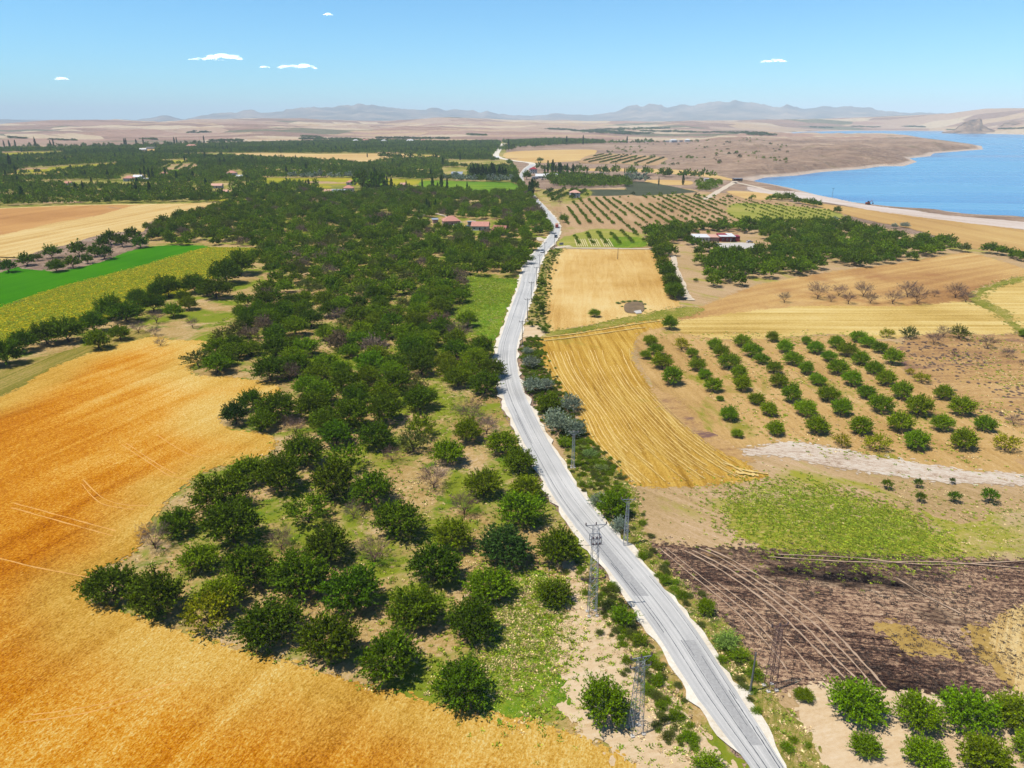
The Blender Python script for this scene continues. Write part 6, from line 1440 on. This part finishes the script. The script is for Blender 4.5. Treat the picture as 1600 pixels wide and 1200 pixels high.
G_ += [scatter([(1400,535),(1640,530),(1640,700),(1500,640)], 5000, [kit(BUSH[0], (0.20, 0.14, 0.11, 1))], .06, .16, hz=(.4, .7), nz=14, thr=.56, seed=8), scatter([(1000,520),(1640,520),(1640,750),(1200,700)], 30000, kTG + kTL + kTS, 1.2, 2.2, nz=16, thr=.56, seed=12)]
G_ += [scatter([(712,490),(732,434),(808,436),(778,520),(760,530)], 22000, kTG + kTL, 1.2, 2.4, nz=9, thr=.44, blur=2), scatter([(760,900),(850,900),(880,1080),(845,1105),(760,1100)], 15000, kTG + kTL + kTS, 1.0, 2.2, nz=8, thr=.46, blur=2.5)]
G_ += [scatter([(842,524),(930,508),(1057,478),(1100,482),(1060,500),(930,516)], 7000, kTG + kTS, .8, 1.6)]
G_ += [scatter([(1545,442),(1600,430),(1640,432),(1600,440),(1550,454),(1535,466),(1560,480),(1604,524),(1588,522),(1560,494),(1516,470)], 5000, kTG + kTS, 1.0, 1.9)]
# sunflower rows: yellow heads over green
G_ += [scatter([(-40,560),(0,480),(112,444),(200,422),(275,400),(325,387),(400,389),(420,396),(350,425),(240,475),(100,522)], 60000, kTL + [kit(TUFT[0], (0.46, 0.34, 0.02, 1))], 1.4, 2.4, z=.3, hz=(.8, 1.1), excl=())]
A = np.concatenate(G_); 
# nothing grows on the carriageway
yy = A[:, 1]; dd = yy * CP + CAM_H * SP; uu = 800 + FPX * A[:, 0] / dd; vv = 600 - FPX * (yy * SP - CAM_H * CP) / dd
l_ = np.interp(vv, ys[::-1], lo[::-1]); r_ = np.interp(vv, ys[::-1], ro[::-1]); on = (vv > 257) & (uu > l_ - 2) & (uu < r_ + 2)
stuff_instances('grass', A[~on])
# ================================================================== CLOUDS (far behind the air box)
m = NT('cloud'); M['cloud'] = m.m
df = m.n('BsdfDiffuse', ins={'Color': (0.93, 0.94, 0.96, 1)}); tl = m.n('BsdfTranslucent', ins={'Color': (0.93, 0.94, 0.96, 1)}); tp = m.n('BsdfTransparent')
m1 = m.n('AddShader'); m.t.links.new(df.outputs[0], m1.inputs[0]); m.t.links.new(tl.outputs[0], m1.inputs[1])
lw = m.n('LayerWeight', ins={'Blend': 0.35}); m2 = m.n('MixShader'); m.t.links.new(m.math('ADD', m.math('MULTIPLY', lw.outputs['Facing'], 0.22), 0.76, True), m2.inputs[0]); m.t.links.new(m1.outputs[0], m2.inputs[1]); m.t.links.new(tp.outputs[0], m2.inputs[2]); m.t.links.new(m2.outputs[0], m.out.inputs[0])
def cloud(px, py, wpx, hpx, label, seed, group='small clouds low in the sky'):
    azz, tn = ray_az_tan(px, py); D = 46000.0; r = random.Random(seed); k = D / FPX * 0.94
    v = []; f = []; Wd = wpx * k; Hh = hpx * k
    import bmesh
    bm = bmesh.new()
    for i in range(26):
        t = r.uniform(-1, 1); env = (1 - t * t) ** .7
        rad = Hh * r.uniform(.22, .5) * (env * .8 + .2)
        mt = Matrix.Translation((t * Wd / 2, r.uniform(-.3, .3) * Wd * .3, rad * .35 + r.uniform(0, .5) * Hh * env)) @ Matrix.Diagonal((r.uniform(1.5, 3.2), 1.6, .62, 1))
        bmesh.ops.create_icosphere(bm, subdivisions=2, radius=rad, matrix=mt)
    for vv_ in bm.verts: vv_.co += Vector([r.gauss(0, 1) for _ in range(3)]) * Hh * .012
    me = bpy.data.meshes.new('cloud'); bm.to_mesh(me); bm.free(); me.polygons.foreach_set('use_smooth', [True] * len(me.polygons)); me.materials.append(M['cloud'])
    o = link('cloud', me, None, (D * math.sin(azz), D * math.cos(azz), 70 + tn * D)); o.rotation_euler = (0, 0, -azz); tag(o, label, 'cloud', group)
cloud(322, 94, 46, 5, 'flat left half of the larger white cloud', 1); bpy.data.objects['cloud']['label'] = 'long thin white cloud above the left mountains'
cloud(350, 93, 46, 9, 'puffy white cloud at the right end of the long thin one', 2)
cloud(465, 107, 54, 8, 'white puffy cloud alone above the mountain peak', 3)
cloud(414, 106, 14, 3, 'tiny faint cloud between the two white ones', 4)
cloud(1208, 97, 36, 5, 'faint flat cloud above the right mountains', 5)
cloud(97, 125, 16, 4, 'small faint cloud at the far left', 6)
cloud(513, 24, 12, 4, 'tiny wisp of cloud high in the sky', 7)
